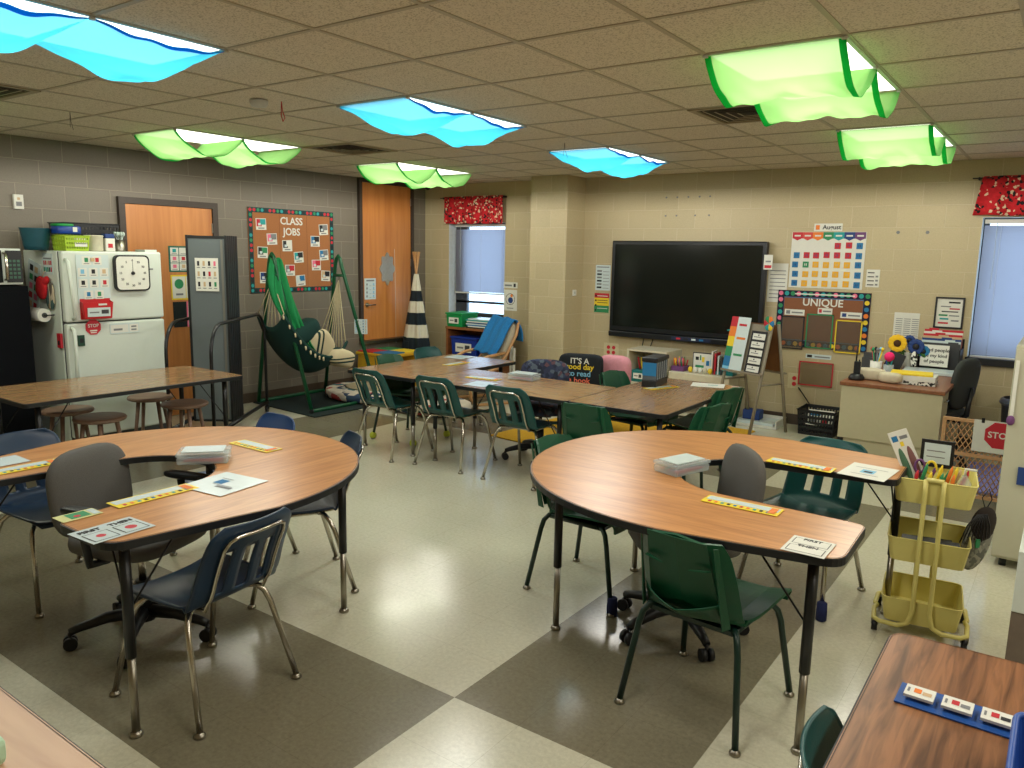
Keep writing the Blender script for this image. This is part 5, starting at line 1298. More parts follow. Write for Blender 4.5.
# shelf contents and papers below right
for k in range(6): tag(bx((-.012, -.1, 0, .012, .1, .20)).build('book', [PAPER, cSK, LPAPER, cDB, PAPER, cG][k]), ['first', 'second', 'third', 'fourth', 'fifth', 'sixth'][k] + ' book from the left in the right bay of the low shelf', 'book', 'books in the right bay of the low shelf', loc=(-3.02 + k * .05, 7.86, .051))
t = thing('paper_tray', 'white paper tray on the floor behind the easel', 'tray', (-2.52, 8.0, 0.002)); bx((-.24, -.17, 0, .24, .17, .02), (-.24, -.17, .02, -.225, .17, .08), (.225, -.17, .02, .24, .17, .08), (-.24, .155, .02, .24, .17, .08)).build('tray', PAPER, t); bx((-.20, -.14, .021, .2, .14, .05)).build('paper_stack', LPAPER, t)
tag(bx((-.09, -.07, 0, .09, .07, .10)).build('tissue_box', cDB, bevel=.01), 'blue box on the white paper tray behind the easel', 'box', loc=(-2.58, 8.0, .053))
# yellow rug
o = MB().prism([(-4.35, 5.75), (-2.55, 5.55), (-2.42, 7.62), (-4.25, 7.66)], .002, .010).build('area_rug', mat('yellow_rug', (204, 156, 34), .95, noise=.1, scale=60, bump=.4)); tag(o, 'golden yellow rug under the right end of the centre tables', 'rug')
# bench with pillows
t = thing('bench', 'low dark bench behind the centre tables carrying pillows', 'bench', (-3.60, 6.62, 0.012)); bx((-.42, -.2, .38, .42, .2, .44)).build('seat', mat('grey_blue_cloth', (70, 76, 96), .9), t, bevel=.02)
for lx in (-.38, .38):
    for ly in (-.16, .16): MB().tube([(lx, ly, 0), (lx, ly, .38)], .015, 8).build('leg', BMETAL, t)
t = thing('throw_pillow', "black pillow lettered IT'S A good day TO READ A BOOK", 'pillow', (-3.74, 6.38, .62), .30)
MB().superq((0, 0, 0), .215, .06, .165, .35, .35, 24, 12).build('cushion', mat('black_canvas', (22, 28, 32), .9), t)
for s_, z_, m_ in (("IT'S A", .10, PAPER), ('good day', .045, cY), ('to read', -.02, cLB), ('a book', -.085, mat('coral', (226, 110, 84), .6))): text(s_, .075, t, m_, (0, -.064, z_))
t = thing('throw_pillow', 'pink pillow behind the black lettered pillow', 'pillow', (-3.50, 6.62, .60), -.1); MB().superq((0, 0, 0), .17, .07, .17, .5, .5, 22, 12).build('cushion', mat('pink_plush', (206, 140, 150), .95, bump=.4), t)

# ------------------------------------------------------------------ easel
GW = mat('grey_wood', (134, 126, 108), .6, noise=.1)
ea = math.atan2(-.65, .75)
t = thing('easel', 'grey wooden A-frame easel with charts below the UNIQUE board', 'easel', (-2.50, 7.66, 0), -.42)
def leanY(z, s_): return s_ * (.26 - .235 * z / 1.18)
for s_ in (-1, 1):
    for x_ in (-.24, .24): MB().tube([(x_, leanY(0, s_), 0), (x_, leanY(1.09, s_), 1.09)], .016, 6).build('leg', GW, t)
    q = MB(); vs = [(-.23, leanY(.62, s_), .62), (.23, leanY(.62, s_), .62), (.23, leanY(1.08, s_), 1.08), (-.23, leanY(1.08, s_), 1.08)]
    q.quad(vs); q.build('board', GW if s_ < 0 else mat('brown_board', (110, 72, 40), .6), t, solid=.012, off=0)
    bx((-.26, leanY(.60, s_) - (.05 if s_ < 0 else -.0), .595, .26, leanY(.60, s_) + (.0 if s_ < 0 else .05), .612)).build('ledge', GW, t)
for x_ in (-.24, .24): MB().tube([(x_, leanY(.5, -1), .5), (x_, leanY(.5, 1), .5)], .010, 6).build('spreader', GW, t)
def easel_pt(x, z, off):
    v = Vector((x, leanY(z, -1) - off, z)); a = -.42
    return (-2.50 + v.x * math.cos(a) - v.y * math.sin(a), 7.66 + v.x * math.sin(a) + v.y * math.cos(a), z)
tilt = math.atan(.235 / 1.18)
def easel_card(x, z, name, label, cat, w_, h_, items, back, off=.012):
    o = card(name, label, cat, easel_pt(x, z, off), w_, h_, items, back=back)
    o.rotation_euler = (Matrix.Rotation(-.42, 3, 'Z') @ Matrix.Rotation(-tilt, 3, 'X')).to_euler(); return o
easel_card(-.13, .86, 'feelings_chart', 'glossy rainbow zones chart on the left of the easel', 'chart', .25, .56, [(0, .82, .35, 1, cR), (0, .64, .35, .82, cO), (0, .46, .35, .64, cY), (0, .28, .35, .46, cG), (0, .1, .35, .28, cB), (0, 0, .35, .1, cLB), (.45, .84, .85, .88, cR), (.45, .6, .9, .64, cO), (.45, .3, .9, .34, cG)], LPAPER, .03)
easel_card(.12, .81, 'schedule_strip', 'black strip with five white schedule cards on the right of the easel', 'chart', .19, .42, sum([[(.12, .04 + k * .19, .94, .18 + k * .19, PAPER), (.2, .09 + k * .19, .7, .11 + k * .19, INKG), ('o', .5, .145 + k * .19, .008, INK)] for k in range(5)], []), cK, .016)
t = thing('paper_flower', 'multicoloured paper butterfly clipped on the top right corner of the easel', 'decoration', easel_pt(.22, 1.10, .03), -.42)
for k, m_ in enumerate((cB, cO, cG, cR, cT, cY)):
    a = k * PI / 3; MB().superq((.035 * math.cos(a), 0, .04 * math.sin(a)), .03, .005, .034, 1, 1, 12, 8).build('petal', m_, t)
tag(MB().tube([(0, 0, 0), (.08, 0, .01)], .008, 8).build('marker', cT), 'teal marker clipped to the left top edge of the rainbow chart', 'marker', loc=easel_pt(-.28, .99, .04))
# black crate on the floor
t = basket('plastic_crate', 'black plastic crate of papers on the floor left of the desk', 'crate', (-1.90, 7.98, 0), .36, .34, .25, BLACK, rows=4, nx=12)
o = card('magazine', 'white illustrated booklet leaning in the black crate', 'booklet', (-1.88, 7.90, .17), .24, .20, [(.1, .6, .5, .9, cB), (.6, .15, .8, .4, cR), (.1, .2, .4, .4, INKG)]); o.rotation_euler = (-.9, 0, .1)
tag(MB().tube([(-.0, 0, .4), (.15, -.02, .22), (.35, -.04, .15), (.55, -.02, .25), (.62, 0, .34)], .006, 6).build('cable', BLACK), 'black cable looping on the wall between outlet and desk', 'cable', loc=(-2.2, YB - .02, .0))

# ------------------------------------------------------------------ teacher desk
t = thing('teacher_desk', 'beige metal desk with wood-grain top by the right window', 'desk', (-1.055, 7.33, 0))
DT = wood('desk_top', (110, 66, 42), (146, 94, 62), 3, .35, 'Y')
bx((-.375, -.79, .725, .375, .79, .755)).build('desktop', DT, t, bevel=.004)
bx((-.36, -.775, .30, .36, -.755, .725)).build('end_panel', BEIGE, t)
bx((-.36, -.755, .30, -.34, .775, .725)).build('modesty_panel', BEIGE, t)
for y0 in (-.75, .36): 
    pd = bx((-.33, y0, .10, .34, y0 + .39, .72)).build('pedestal', BEIGE, t)
    for k in range(3):
        d_ = bx((.341, y0 + .01, .12 + k * .2, .355, y0 + .38, .305 + k * .2)).build('drawer', BEIGE, t); MB().tube([(.355, y0 + .13, .25 + k * .2), (.372, y0 + .14, .25 + k * .2), (.372, y0 + .25, .25 + k * .2), (.355, y0 + .26, .25 + k * .2)], .005, 6).build('handle', STEEL, d_)
for lx in (-.34, .34):
    for ly in (-.75, .75): bx((lx - .02, ly - .02, 0, lx + .02, ly + .02, .30)).build('leg', BLACK, t)
DZ = .756
t = thing('two_way_radio', 'black two-way radio standing in its charger on the desk corner', 'radio', (-1.345, 6.72, DZ))
MB().lathe((0, 0, 0), [(.06, 0), (.062, .02), (.045, .045), (.03, .05)], 18).build('charger', BLACK, t); bx((-.025, -.016, .045, .025, .016, .15)).build('body', BLACK, t, bevel=.006); MB().tube([(-.012, 0, .15), (-.012, 0, .30)], [.007, .004], 8).build('antenna', BLACK, t); MB().cyl((.012, 0, .15), .015, .006, n=8).build('knob', BLACK, t)
LTH = mat('cream_cloth', (196, 186, 160), .6)
t = thing('travel_pillow', 'cream rolled pouch lying at the front of the desk', 'pouch', (-1.19, 6.76, DZ), -.12)
MB().superq((-.07, .03, .048), .12, .05, .048, .5, .7, 22, 12, rot=Matrix.Rotation(.12, 3, 'Z')).build('roll', LTH, t); MB().superq((.10, -.02, .043), .09, .055, .043, .6, .7, 20, 12).build('end', LTH, t)
t = thing('pencil_cup', 'white cup of pens and toppers at the left of the desk', 'cup', (-1.28, 7.12, DZ)); MB().lathe((0, 0, 0), [(.042, 0), (.048, .12), (.045, .12), (.04, .01)], 18, cap=False).build('cup', PAPER, t)
pc = [(cY, 'yellow'), (cLB, 'pale blue'), (cK, 'black'), (cR, 'red'), (cG, 'green'), (INKG, 'grey')]
for k, (m_, c_) in enumerate(pc): tag(MB().tube([(0, 0, 0), (.04 * math.cos(k), .04 * math.sin(k), .19)], .006, 6).superq((.042 * math.cos(k), .042 * math.sin(k), .20), .014, .014, .018, 1, 1, 8, 6).build('pen', m_), c_ + ' topped pen in the white cup on the desk', 'pen', 'pens in the white cup', loc=(-1.28, 7.12, DZ + .02))
t = thing('glass_jar', 'clear jar of pens with a pink pom-pom on the desk', 'jar', (-1.165, 7.02, DZ)); MB().lathe((0, 0, 0), [(.038, 0), (.042, .11), (.040, .11), (.036, .008)], 18, cap=False).build('jar', CLEAR, t)
for k, (m_, c_) in enumerate(((cT, 'teal'), (cG, 'green'), (cDB, 'blue'))): tag(MB().tube([(0, 0, 0), (.025 * math.cos(k * 2), .025 * math.sin(k * 2), .14)], .006, 6).build('pen', m_), c_ + ' pen in the clear jar on the desk', 'pen', 'pens in the clear jar', loc=(-1.165, 7.02, DZ + .01))
tag(MB().superq((0, 0, 0), .040, .040, .040, 1, 1, 18, 12).build('pom_pom', mat('hot_pink', (228, 40, 110), .95, bump=.6, scale=90)), 'hot pink pom-pom on top of the clear pen jar', 'pom-pom', loc=(-1.165, 7.02, DZ + .175))
t = thing('desk_organizer', 'dark grey organizer behind the pen cups on the desk', 'organizer', (-1.37, 7.35, DZ)); bx((-.06, -.05, 0, .06, .05, .12), (-.06, -.0, .12, .06, .05, .16)).build('body', DGREY, t)
t = thing('framed_picture', 'dark photo frame leaning on the desk beside the sunflower vase', 'picture frame', (-1.23, 7.50, DZ), -.25)
o = bx((-.07, -.008, 0, .07, .008, .17)).build('frame', BLACK, t); o.rotation_euler = (-.15, .3, 0)
t = thing('flower_vase', 'vase of a yellow sunflower and blue flowers on the desk', 'vase', (-1.13, 7.72, DZ)); MB().lathe((0, 0, 0), [(.035, 0), (.05, .04), (.045, .09), (.03, .13), (.035, .15)], 20).build('vase', mat('grey_glaze', (150, 150, 140), .3), t)
def bloom(x, y, z, r, m_, cm): 
    h = MB()
    for k in range(12):
        a = k * PI / 6; h.superq((x + r * .7 * math.cos(a), y - .02, z + r * .7 * math.sin(a)), r * .38, .006, r * .38, 1, 1, 8, 6)
    f = h.build('flower', m_, t); MB().superq((x, y - .028, z), r * .42, .012, r * .42, 1, 1, 12, 8).build('flower_centre', cm, f)
bloom(-.09, -.02, .23, .075, mat('sunflower', (232, 184, 30), .7), mat('seed_brown', (70, 44, 20), .9)); bloom(.06, 0, .21, .065, cDB, cK); bloom(.12, .02, .17, .05, cB, cK); bloom(0, .02, .26, .045, cDB, cK)
for k in range(5): MB().superq((-.08 + .05 * k, -.0, .14), .035, .012, .018, 1, 1, 10, 6, rot=Matrix.Rotation(k, 3, 'Y')).build('leaf', mat('leaf_green', (50, 96, 40), .7), t)
MB().superq((.06, -.05, .10), .03, .012, .07, .9, .9, 12, 8).build('ribbon', pattern_mat('bw_check', [(20, 20, 20), (220, 220, 210)], 60), t)
t = thing('file_rack', 'black mesh file rack of red and blue folders on the desk', 'file rack', (-.895, 7.86, DZ))
bx((-.17, .12, 0, .17, .13, .28), (-.17, -.12, 0, -.16, .13, .20), (.16, -.12, 0, .17, .13, .20), (-.17, -.12, 0, .17, .13, .008)).build('rack', BLACK, t)
fc = [(cR, 'red'), (PAPER, 'white'), (cR, 'bright red'), (cSK, 'tan'), (cDB, 'blue'), (LPAPER, 'pale grey'), (DGREY, 'dark grey')]
for k, (m_, c_) in enumerate(fc): tag(bx((-.155, -.002, 0, .155, .002, .345 - k * .018), (-.12 + .03 * k, -.002, .345 - k * .018, -.04 + .03 * k, .002, .357 - k * .018)).build('folder', m_), c_ + ' folder, %s in the black file rack' % ['rearmost', 'second from the back', 'third from the back', 'in the middle', 'third from the front', 'second from the front', 'foremost'][k], 'folder', 'folders in the black rack', loc=(-.895, 7.965 - k * .024, DZ + .009))
t = card('desk_sign', 'white sign with three lines of handwriting in front of the file rack', 'sign', (-.92, 7.72, DZ + .14), .22, .19, [], rz=0); t.rotation_euler = (-.08, 0, 0)
text('Good people', .042, t, INK, (0, -.0045, .05)); text('are my kind', .042, t, INK, (0, -.0045, 0)); text('of people', .042, t, INK, (0, -.0045, -.05))
tag(bx((-.20, -.13, 0, .20, .13, .028)).build('binder', LPAPER, bevel=.004), 'white laptop-sized binder lying in front of the handwritten sign', 'binder', loc=(-.93, 7.57, DZ), rz=.05)
tag(bx((-.12, -.05, 0, .10, .05, .02)).build('notebook', PAPER), 'small white notebook lying below the sunflower vase', 'notebook', loc=(-1.27, 7.28, DZ), rz=.1)
for k, (m_, dx, l) in enumerate(((pattern_mat('bw_pages', [(30, 30, 30), (220, 220, 210), (210, 210, 200)], 70, .7), 0, 'black and white patterned book at the bottom of the pile on the desk'), (PAPER, .0, 'thick white book in the middle of the pile on the desk'), (cY, -.03, 'yellow workbook on top of the pile on the desk'))):
    h_ = [.03, .04, .014][k]; z_ = [0, .031, .072][k]
    tag(bx((-.15, -.11, 0, .15, .11, h_)).build('book', m_, bevel=.002), l, 'book', 'pile of books on the teacher desk', loc=(-.93 + dx, 6.84, DZ + z_), rz=[.05, .02, .12][k])
# ------------------------------------------------------------------ gate
GW2 = mat('gate_wood', (196, 152, 108), .6)
t = thing('lattice_gate', 'low wooden expanding lattice gate beside the desk', 'gate', (-.66, 6.38, 0), -.02)
GWd, GH = .80, .60
bx((0, -.012, .03, .025, .012, GH)).build('upright', GW2, t); bx((GWd - .025, -.012, .03, GWd, .012, GH)).build('upright', GW2, t)
for z0, l in ((GH - .02, 0), (.33, 1), (.03, 2)): bx((0, -.014, z0, GWd, .010, z0 + .022)).build('rail', GW2, t)
q = MB(); n_ = 22
for k in range(-9, n_ + 1):
    for s_ in (1, -1):
        xa = k * .036; dz = GH - .06; dx = .32
        x0, x1 = (xa, xa + dx) if s_ > 0 else (xa + dx, xa)
        # clip to the frame
        def clipx(x0, z0, x1, z1):
            ts = [0, 1]
            d = x1 - x0
            for lim in (.02, GWd - .02):
                if abs(d) > 1e-6:
                    tt = (lim - x0) / d
                    if 0 < tt < 1: ts.append(tt)
            ts.sort(); out = []
            for a, b_ in zip(ts, ts[1:]):
                m_ = x0 + d * (a + b_) / 2
                if .02 <= m_ <= GWd - .02: out.append((x0 + d * a, z0 + (z1 - z0) * a, x0 + d * b_, z0 + (z1 - z0) * b_))
            return out
        for a0, b0, a1, b1 in clipx(x0, .05, x1, .05 + dz):
            q.tube([(a0, -.004 * s_, b0), (a1, -.004 * s_, b1)], .0036, 4)
q.build('lattice', GW2, t)
t = thing('stop_sign', 'white sheet with a red octagon STOP sign hung on the lattice gate', 'sign', (-.315, 6.355, .51), -.02)
bx((-.145, -.003, -.13, .145, 0, .10)).build('sheet', PAPER, t)
q = MB(); q.prism(octagon(.10), .0035, .005); o = q.build('octagon', cR, t); o.rotation_euler = (PI / 2, 0, 0); o.location = (.02, 0, 0)
text('STOP', .062, t, PAPER, (.02, -.0058, 0)); bx((-.10, -.004, .08, -.08, .0, .115)).build('clip', BLACK, t)
tag(bx((-.35, -.5, 0, .35, .5, .012)).build('floor_mat', mat('lilac_mat', (140, 138, 196), .9)), 'lilac mat on the floor behind the lattice gate', 'mat', loc=(-.2, 7.15, .001))
t = thing('waste_basket', 'dark grey waste basket behind the lattice gate below the window', 'waste basket', (-.22, 7.95, 0)); MB().lathe((0, 0, 0), [(.13, 0), (.17, .52), (.18, .53), (.165, .52), (.12, .02)], 24, cap=False).build('bin', DGREY, t); MB().lathe((0, 0, .5), [(.175, 0), (.19, .02), (.18, .05), (.16, .06)], 24, cap=False).build('liner', mat('grey_liner', (80, 84, 96), .3), t)

# ------------------------------------------------------------------ yellow cart
CY = mat('pale_yellow_steel', (216, 205, 122), .4, noise=.01)
t = thing('rolling_cart', 'pale yellow three-tier rolling cart by the right horseshoe table', 'cart', (-.415, 3.96, 0), .12)
hw_, hd_ = .165, .17
def tray(z, h_, name='tray'):
    q = MB(); k = .9
    A_ = round_poly([(-hw_ * k, -hd_ * k), (hw_ * k, -hd_ * k), (hw_ * k, hd_ * k), (-hw_ * k, hd_ * k)], .03, 4); B_ = [(x / k, y / k) for x, y in A_]
    V0 = [q.b.verts.new((x, y, z)) for x, y in A_]; V1 = [q.b.verts.new((x, y, z + h_)) for x, y in B_]; q.b.faces.new(V0)
    n = len(A_)
    for i in range(n): q.b.faces.new((V0[i], V0[(i + 1) % n], V1[(i + 1) % n], V1[i]))
    o = q.build(name, CY, t, solid=.003, off=0)
    MB().tube([(x, y, z + h_) for x, y in B_], .004, 6, closed=True).build('rim', CY, o)
tray(.64, .11); tray(.36, .11); tray(.065, .115)
for s_, yf in ((1, -1), (-1, 1)):
    for sx_ in (-1, 1):
        MB().tube([(sx_ * .035 - .0, yf * (hd_ + .012), .76), (sx_ * .035, yf * (hd_ + .016), .70), (sx_ * .035, yf * (hd_ + .018), .14), (sx_ * .05, yf * (hd_ + .018), .08), (sx_ * .09, yf * (hd_ + .016), .06), (sx_ * (hw_ + .0), yf * (hd_ + .01), .06), (sx_ * (hw_ + .025), yf * (hd_ - .02), .06), (sx_ * (hw_ + .03), yf * .03, .06), (sx_ * (hw_ + .02), 0, .062)], .0105, 10).build('frame_tube', CY, t)
    MB().tube([(-.035, yf * (hd_ + .012), .76), (.035, yf * (hd_ + .012), .76)], .0105, 8).build('handle_tube', CY, t)
for sx_ in (-1, 1):
    for sy in (-1, 1):
        q = MB(); X, Y = sx_ * (hw_ + .018), sy * (hd_ - .02); q.tube([(X - .012, Y, .026), (X + .012, Y, .026)], .026, 14); c_ = q.build('caster', BLACK, t); bx((X - .016, Y - .012, .03, X + .016, Y + .012, .055)).build('fork', STEEL, c_)
def cart_pt(x, y, z): a = .12; return (-.415 + x * math.cos(a) - y * math.sin(a), 3.96 + x * math.sin(a) + y * math.cos(a), z)
t = card('crayon_package', 'long white package printed with green and brown ovals sticking up from the cart', 'package', cart_pt(-.12, .03, .80), .085, .27, [(.1, .82, .4, .92, cB), (.5, .84, .9, .9, INKG), (.42, .72, .6, .80, cY)], th=.01)
t.rotation_euler = (-.1, -.45, .12)
for x_, m_ in ((-.018, mat('dull_green', (70, 110, 84), .6)), (.02, mat('dull_brown', (120, 80, 76), .6))): MB().superq((x_, -.011, -.03), .015, .003, .085, 1, 1, 14, 10).build('printed_oval', m_, t)
t = thing('framed_picture', 'small black frame standing in the top tray of the cart', 'picture frame', cart_pt(-.0, .13, .75), .05); o = bx((-.07, -.006, 0, .07, .006, .13)).build('frame', BLACK, t); card('print', '', '', (0, -.006, .067), .11, .095, [(.1, .6, .8, .65, INKG), (.1, .3, .8, .35, INKG)], parent=t, back=LPAPER)
cols = [(cR, 'red', -.085), (cG, 'green', -.07), (cP, 'purple', -.055), (cY, 'yellow', -.03), (cY, 'bright yellow', -.01), (cG, 'dark green', .005), (cG, 'slim green', .015), (cO, 'orange', .03), (cSK, 'tan', .045), (cO, 'tall orange', .06), (cY, 'golden', .05), (cR, 'small red', .075)]
for k, (m_, c_, x_) in enumerate(cols):
    h_ = .12 + .03 * ((k * 5) % 3) / 2
    p = cart_pt(x_, -.08 + .03 * (k % 3), .645)
    tag(MB().tube([(0, 0, 0), (.03 + .02 * (k % 3 - 1), .0, h_ * .92), (.034 + .02 * (k % 3 - 1), 0, h_ + .01)], [.008, .008, .002], 8).build('marker', m_), c_ + ' marker standing in the top tray of the yellow cart', 'marker', 'markers in the yellow cart', loc=p)
t = thing('craft_scissors', 'purple and yellow handled scissors in the yellow cart', 'scissors', cart_pt(-.045, -.02, .78))
for dx, m_ in ((-.022, cP), (.025, cY)): MB().tube([(dx + .02 * math.cos(a * PI / 6), 0, .03 * math.sin(a * PI / 6)) for a in range(12)], .006, 6, closed=True).build('finger_loop', m_, t)
bx((-.006, -.002, -.12, .006, .002, -.02)).build('blade', STEEL, t)
t = thing('pump_bottle', 'clear pump bottle of sanitizer in the top tray of the cart', 'bottle', cart_pt(.115, -.05, .645)); MB().lathe((0, 0, 0), [(.028, 0), (.03, .02), (.03, .09), (.012, .12), (.012, .125)], 18).build('bottle', CLEAR, t); MB().tube([(0, 0, .12), (0, 0, .155), (.045, 0, .155)], .006, 8).build('pump', PAPER, t)
for k in range(3): tag(bx((-.10, -.11, 0, .11, .10, .016)).build('notebook', [DGREY, LPAPER, BLACK][k]), ['lowest grey', 'middle white', 'topmost black'][k] + ' notebook in the middle tray of the yellow cart', 'notebook', 'notebooks in the yellow cart', loc=cart_pt(.0, -.01, .363 + k * .0175), rz=.12 + .05 * k)
t = thing('spiral_notebook', 'black spiral comb binder lying on the notebooks in the cart', 'notebook', cart_pt(.01, -.05, .42), .14)
bx((-.12, -.03, 0, .12, .07, .01)).build('cover', BLACK, t)
q = MB()
for k in range(14): q.tube([(-.11 + k * .017 , -.035 + .008 * math.cos(a * PI / 3), .008 + .008 * math.sin(a * PI / 3)) for a in range(6)], .0018, 4, closed=True)
q.build('spiral', PAPER, t)
# mesh pouch
t = thing('drawstring_pouch', 'dark oval mesh pouch with a pale patterned lower half hanging off the cart', 'pouch', (-.225, 4.03, .455), .75)
MB().superq((0, 0, 0), .072, .018, .150, 1, 1, 24, 16, rot=Matrix.Rotation(.22, 3, 'Y')).build('pouch', pattern_mat('grey_mesh', [(130, 132, 120), (150, 150, 136), (100, 102, 94)], 60), t)
MB().superq((.016, -.003, .068), .063, .021, .09, .9, 1, 24, 12, rot=Matrix.Rotation(.22, 3, 'Y')).build('dark_flap', mat('dark_mesh', (44, 38, 34), .9), t)
for k in range(9):
    x_ = -.055 + k * .014; MB().tube([(x_ * .4 - .01, -.024, .13), (x_ - .03, -.032, .08), (x_ * 1.3 - .04, -.03, .0 + .01 * (k % 3))], .003, 5).build('cord', BLACK, t)
MB().tube([(.02, 0, .15), (.0, 0, .20), (.03, 0, .24), (.05, 0, .19), (.03, 0, .15)], .0025, 5).build('hanging_loop', BLACK, t)
bx((-.025, -.026, -.03, -.005, -.021, .01)).build('green_tag', cG, t)

# ------------------------------------------------------------------ right edge cabinets
CABM = mat('pale_cabinet', (184, 182, 160), .5, noise=.01)
t = thing('tall_cabinet', 'tall pale cabinet at the right edge behind the cart', 'cabinet', (.32, 5.40, 0))
bx((-.53, -.34, .05, .53, .34, 1.27)).build('body', CABM, t, bevel=.005)
for s_ in (0, 1):
    d_ = bx((-.525 + s_ * .53, -.356, .07, -.008 + s_ * .53, -.341, 1.25)).build('door', CABM, t); MB().superq((-.06 if s_ == 0 else .06, -.37, .75), .014, .016, .014, 1, 1, 10, 8).build('knob', STEEL, d_)
for lx in (-.47, .47):
    for ly in (-.29, .29): MB().cyl((lx, ly, 0), .05, .02, n=10).build('foot', BLACK, t)
MB().tube([(-.44, -.36, .88), (-.42, -.362, .94), (-.39, -.362, .97)], .003, 5).build('crack_seal', INKG, t) if False else None
t = thing('key_strap', 'white strap with a purple tassel hanging from the pale cabinet', 'strap', (-.19, 5.036, 1.12)); bx((-.012, -.004, -.24, .006, 0, .07)).build('strap', PAPER, t); MB().superq((-.004, -.004, -.265), .02, .014, .028, .9, .9, 12, 8).build('tassel', cP, t)
t = thing('equipment_stand', 'grey and black device standing on the pale cabinet at the right edge', 'device', (-.02, 5.25, 1.27)); bx((-.10, -.1, 0, .2, .1, .16)).build('base', DGREY, t, bevel=.01); bx((-.06, -.05, .16, .25, .05, .42)).build('screen', BLACK, t, bevel=.01)
t = thing('side_cabinet', 'white and taupe cabinet at the right edge behind the walnut table', 'cabinet', (.36, 3.32, 0))
bx((-.405, -.32, .0, .40, .32, .55)).build('base', mat('taupe_laminate', (112, 100, 88), .5), t); bx((-.405, -.325, .551, .40, .32, .765)).build('drawer_unit', WHITE, t, bevel=.003)
bx((-.3, -.337, .60, .3, -.326, .73)).build('drawer', WHITE, t)
t = thing('desk_fan', 'black round desk fan on the white cabinet at the right edge', 'fan', (.09, 3.30, .766))
MB().lathe((0, 0, 0), [(.08, 0), (.08, .015), (.02, .03), (.015, .08)], 20).build('base', BLACK, t)
q = MB()
for rr_ in (.15, .11, .07, .03): q.tube([(rr_ * math.cos(2 * PI * k / 24), -.03 * (1 - rr_ / .16), .20 + rr_ * math.sin(2 * PI * k / 24)) for k in range(24)], .004, 5, closed=True)
for k in range(16): q.tube([(.02 * math.cos(2 * PI * k / 16), -.03, .20 + .02 * math.sin(2 * PI * k / 16)), (.15 * math.cos(2 * PI * k / 16), 0, .20 + .15 * math.sin(2 * PI * k / 16))], .002, 4)
q.build('grille', BLACK, t); MB().tube([(0, .0, .20), (0, .09, .20)], .06, 18).build('motor_housing', BLACK, t)
for k in range(3): MB().superq((.06 * math.cos(k * 2.09), .0, .20 + .06 * math.sin(k * 2.09)), .055, .006, .04, 1, 1, 12, 8, rot=Matrix.Rotation(-k * 2.09, 3, 'Y')).build('blade', DGREY, t)
tag(bx((-.03, -.004, -.05, .03, .004, .05)).build('card_box', cDB), 'small blue card clipped to the pale cabinet side', 'card', loc=(-.10, 5.035, .55))

# ------------------------------------------------------------------ things on the tables
def number_line(x, y, z, w_, rz, label):
    its = [(.03, .42, .97, .92, LPAPER)] + [(.08 + k * .085, .12, .12 + k * .085, .32, [cR, cO, cT, cK, cB][k % 5]) for k in range(10)] + [(.86, .15, .95, .85, cO)]
    return card('number_strip', label, 'desk strip', (x, y, z + .0012), w_, .095, its, group='yellow desk strips on the tables', rz=rz, lay=True, back=YELLOW, th=.0015)
ZL, ZR, ZT = .7512, .7612, .6912
number_line(-2.83, 1.57, ZL, .33, PI / 2, 'yellow bordered desk strip on the near arm of the left horseshoe table')
number_line(-3.19, 2.30, ZL, .30, .0, 'yellow bordered desk strip on the rounded end of the left horseshoe table')
number_line(-3.63, 1.42, ZL, .32, PI / 2, 'yellow bordered desk strip on the far arm of the left horseshoe table')
number_line(-.95, 2.89, ZR, .30, 0, 'yellow bordered desk strip on the near arm of the right horseshoe table')
number_line(-.94, 3.66, ZR, .30, -.05, 'yellow bordered desk strip on the far arm of the right horseshoe table')
number_line(-3.88, 5.03, ZT, .30, .1, 'yellow bordered desk strip on the middle table of the centre cluster')
number_line(-4.60, 5.55, ZT, .30, PI / 2, 'yellow bordered desk strip on the leftmost table of the centre cluster')
number_line(-2.55, 5.62, ZT, .30, 1.2, 'yellow bordered desk strip beside the marker dispenser on the rightmost centre table')
def sheet(name, x, y, z, w_, h_, rz, label, items, back=LPAPER): return card(name, label, 'paper', (x, y, z + .0012), w_, h_, items, rz=rz, lay=True, back=back, th=.001)
sheet('worksheet', -2.76, 1.83, ZL, .25, .25, .12, 'pale blue sheet with a drawing beside the clear box on the left horseshoe table', [(.3, .45, .5, .65, cB), (.35, .4, .8, .42, INKG), (.5, .3, .85, .38, INKG), (.25, .7, .5, .72, INKG)])
o = sheet('first_then_card', -2.58, 1.275, ZL, .22, .16, PI / 2 + .05, 'white FIRST THEN card with red buttons at the near corner of the left horseshoe table', [(.06, .08, .46, .62, INK), (.08, .10, .44, .60, LPAPER), (.54, .08, .94, .62, INK), (.56, .10, .92, .60, LPAPER), ('o', .26, .35, .016, cR), ('o', .74, .35, .02, cR)])
text('FIRST', .032, o, INK, (-.055, -.0022, .045)); text('THEN', .032, o, INK, (.055, -.0022, .045))
sheet('picture_card', -2.82, 1.275, ZL, .14, .085, PI / 2, 'green picture card at the inner corner of the left horseshoe table arm', [(.25, .15, .75, .9, cG), (.8, .1, .97, .9, LPAPER), ('o', .45, .4, .012, cR)], back=mat('card_cream', (206, 206, 140), .4))
sheet('worksheet', -3.80, 1.42, ZL, .16, .16, 0, 'pale blue paper at the left edge of the left horseshoe table', [(.1, .2, .8, .24, INKG)])
o = sheet('first_then_card', -.62, 2.60, ZR, .14, .165, .0, 'white FIRST THEN card at the near corner of the right horseshoe table', [(.08, .54, .92, .9, INK), (.1, .555, .9, .885, PAPER), (.08, .08, .92, .44, INK), (.1, .095, .9, .425, PAPER)], back=PAPER)
text('FIRST', .026, o, INK, (0, -.0022, .055)); text('THEN', .026, o, INK, (0, -.0022, -.012))
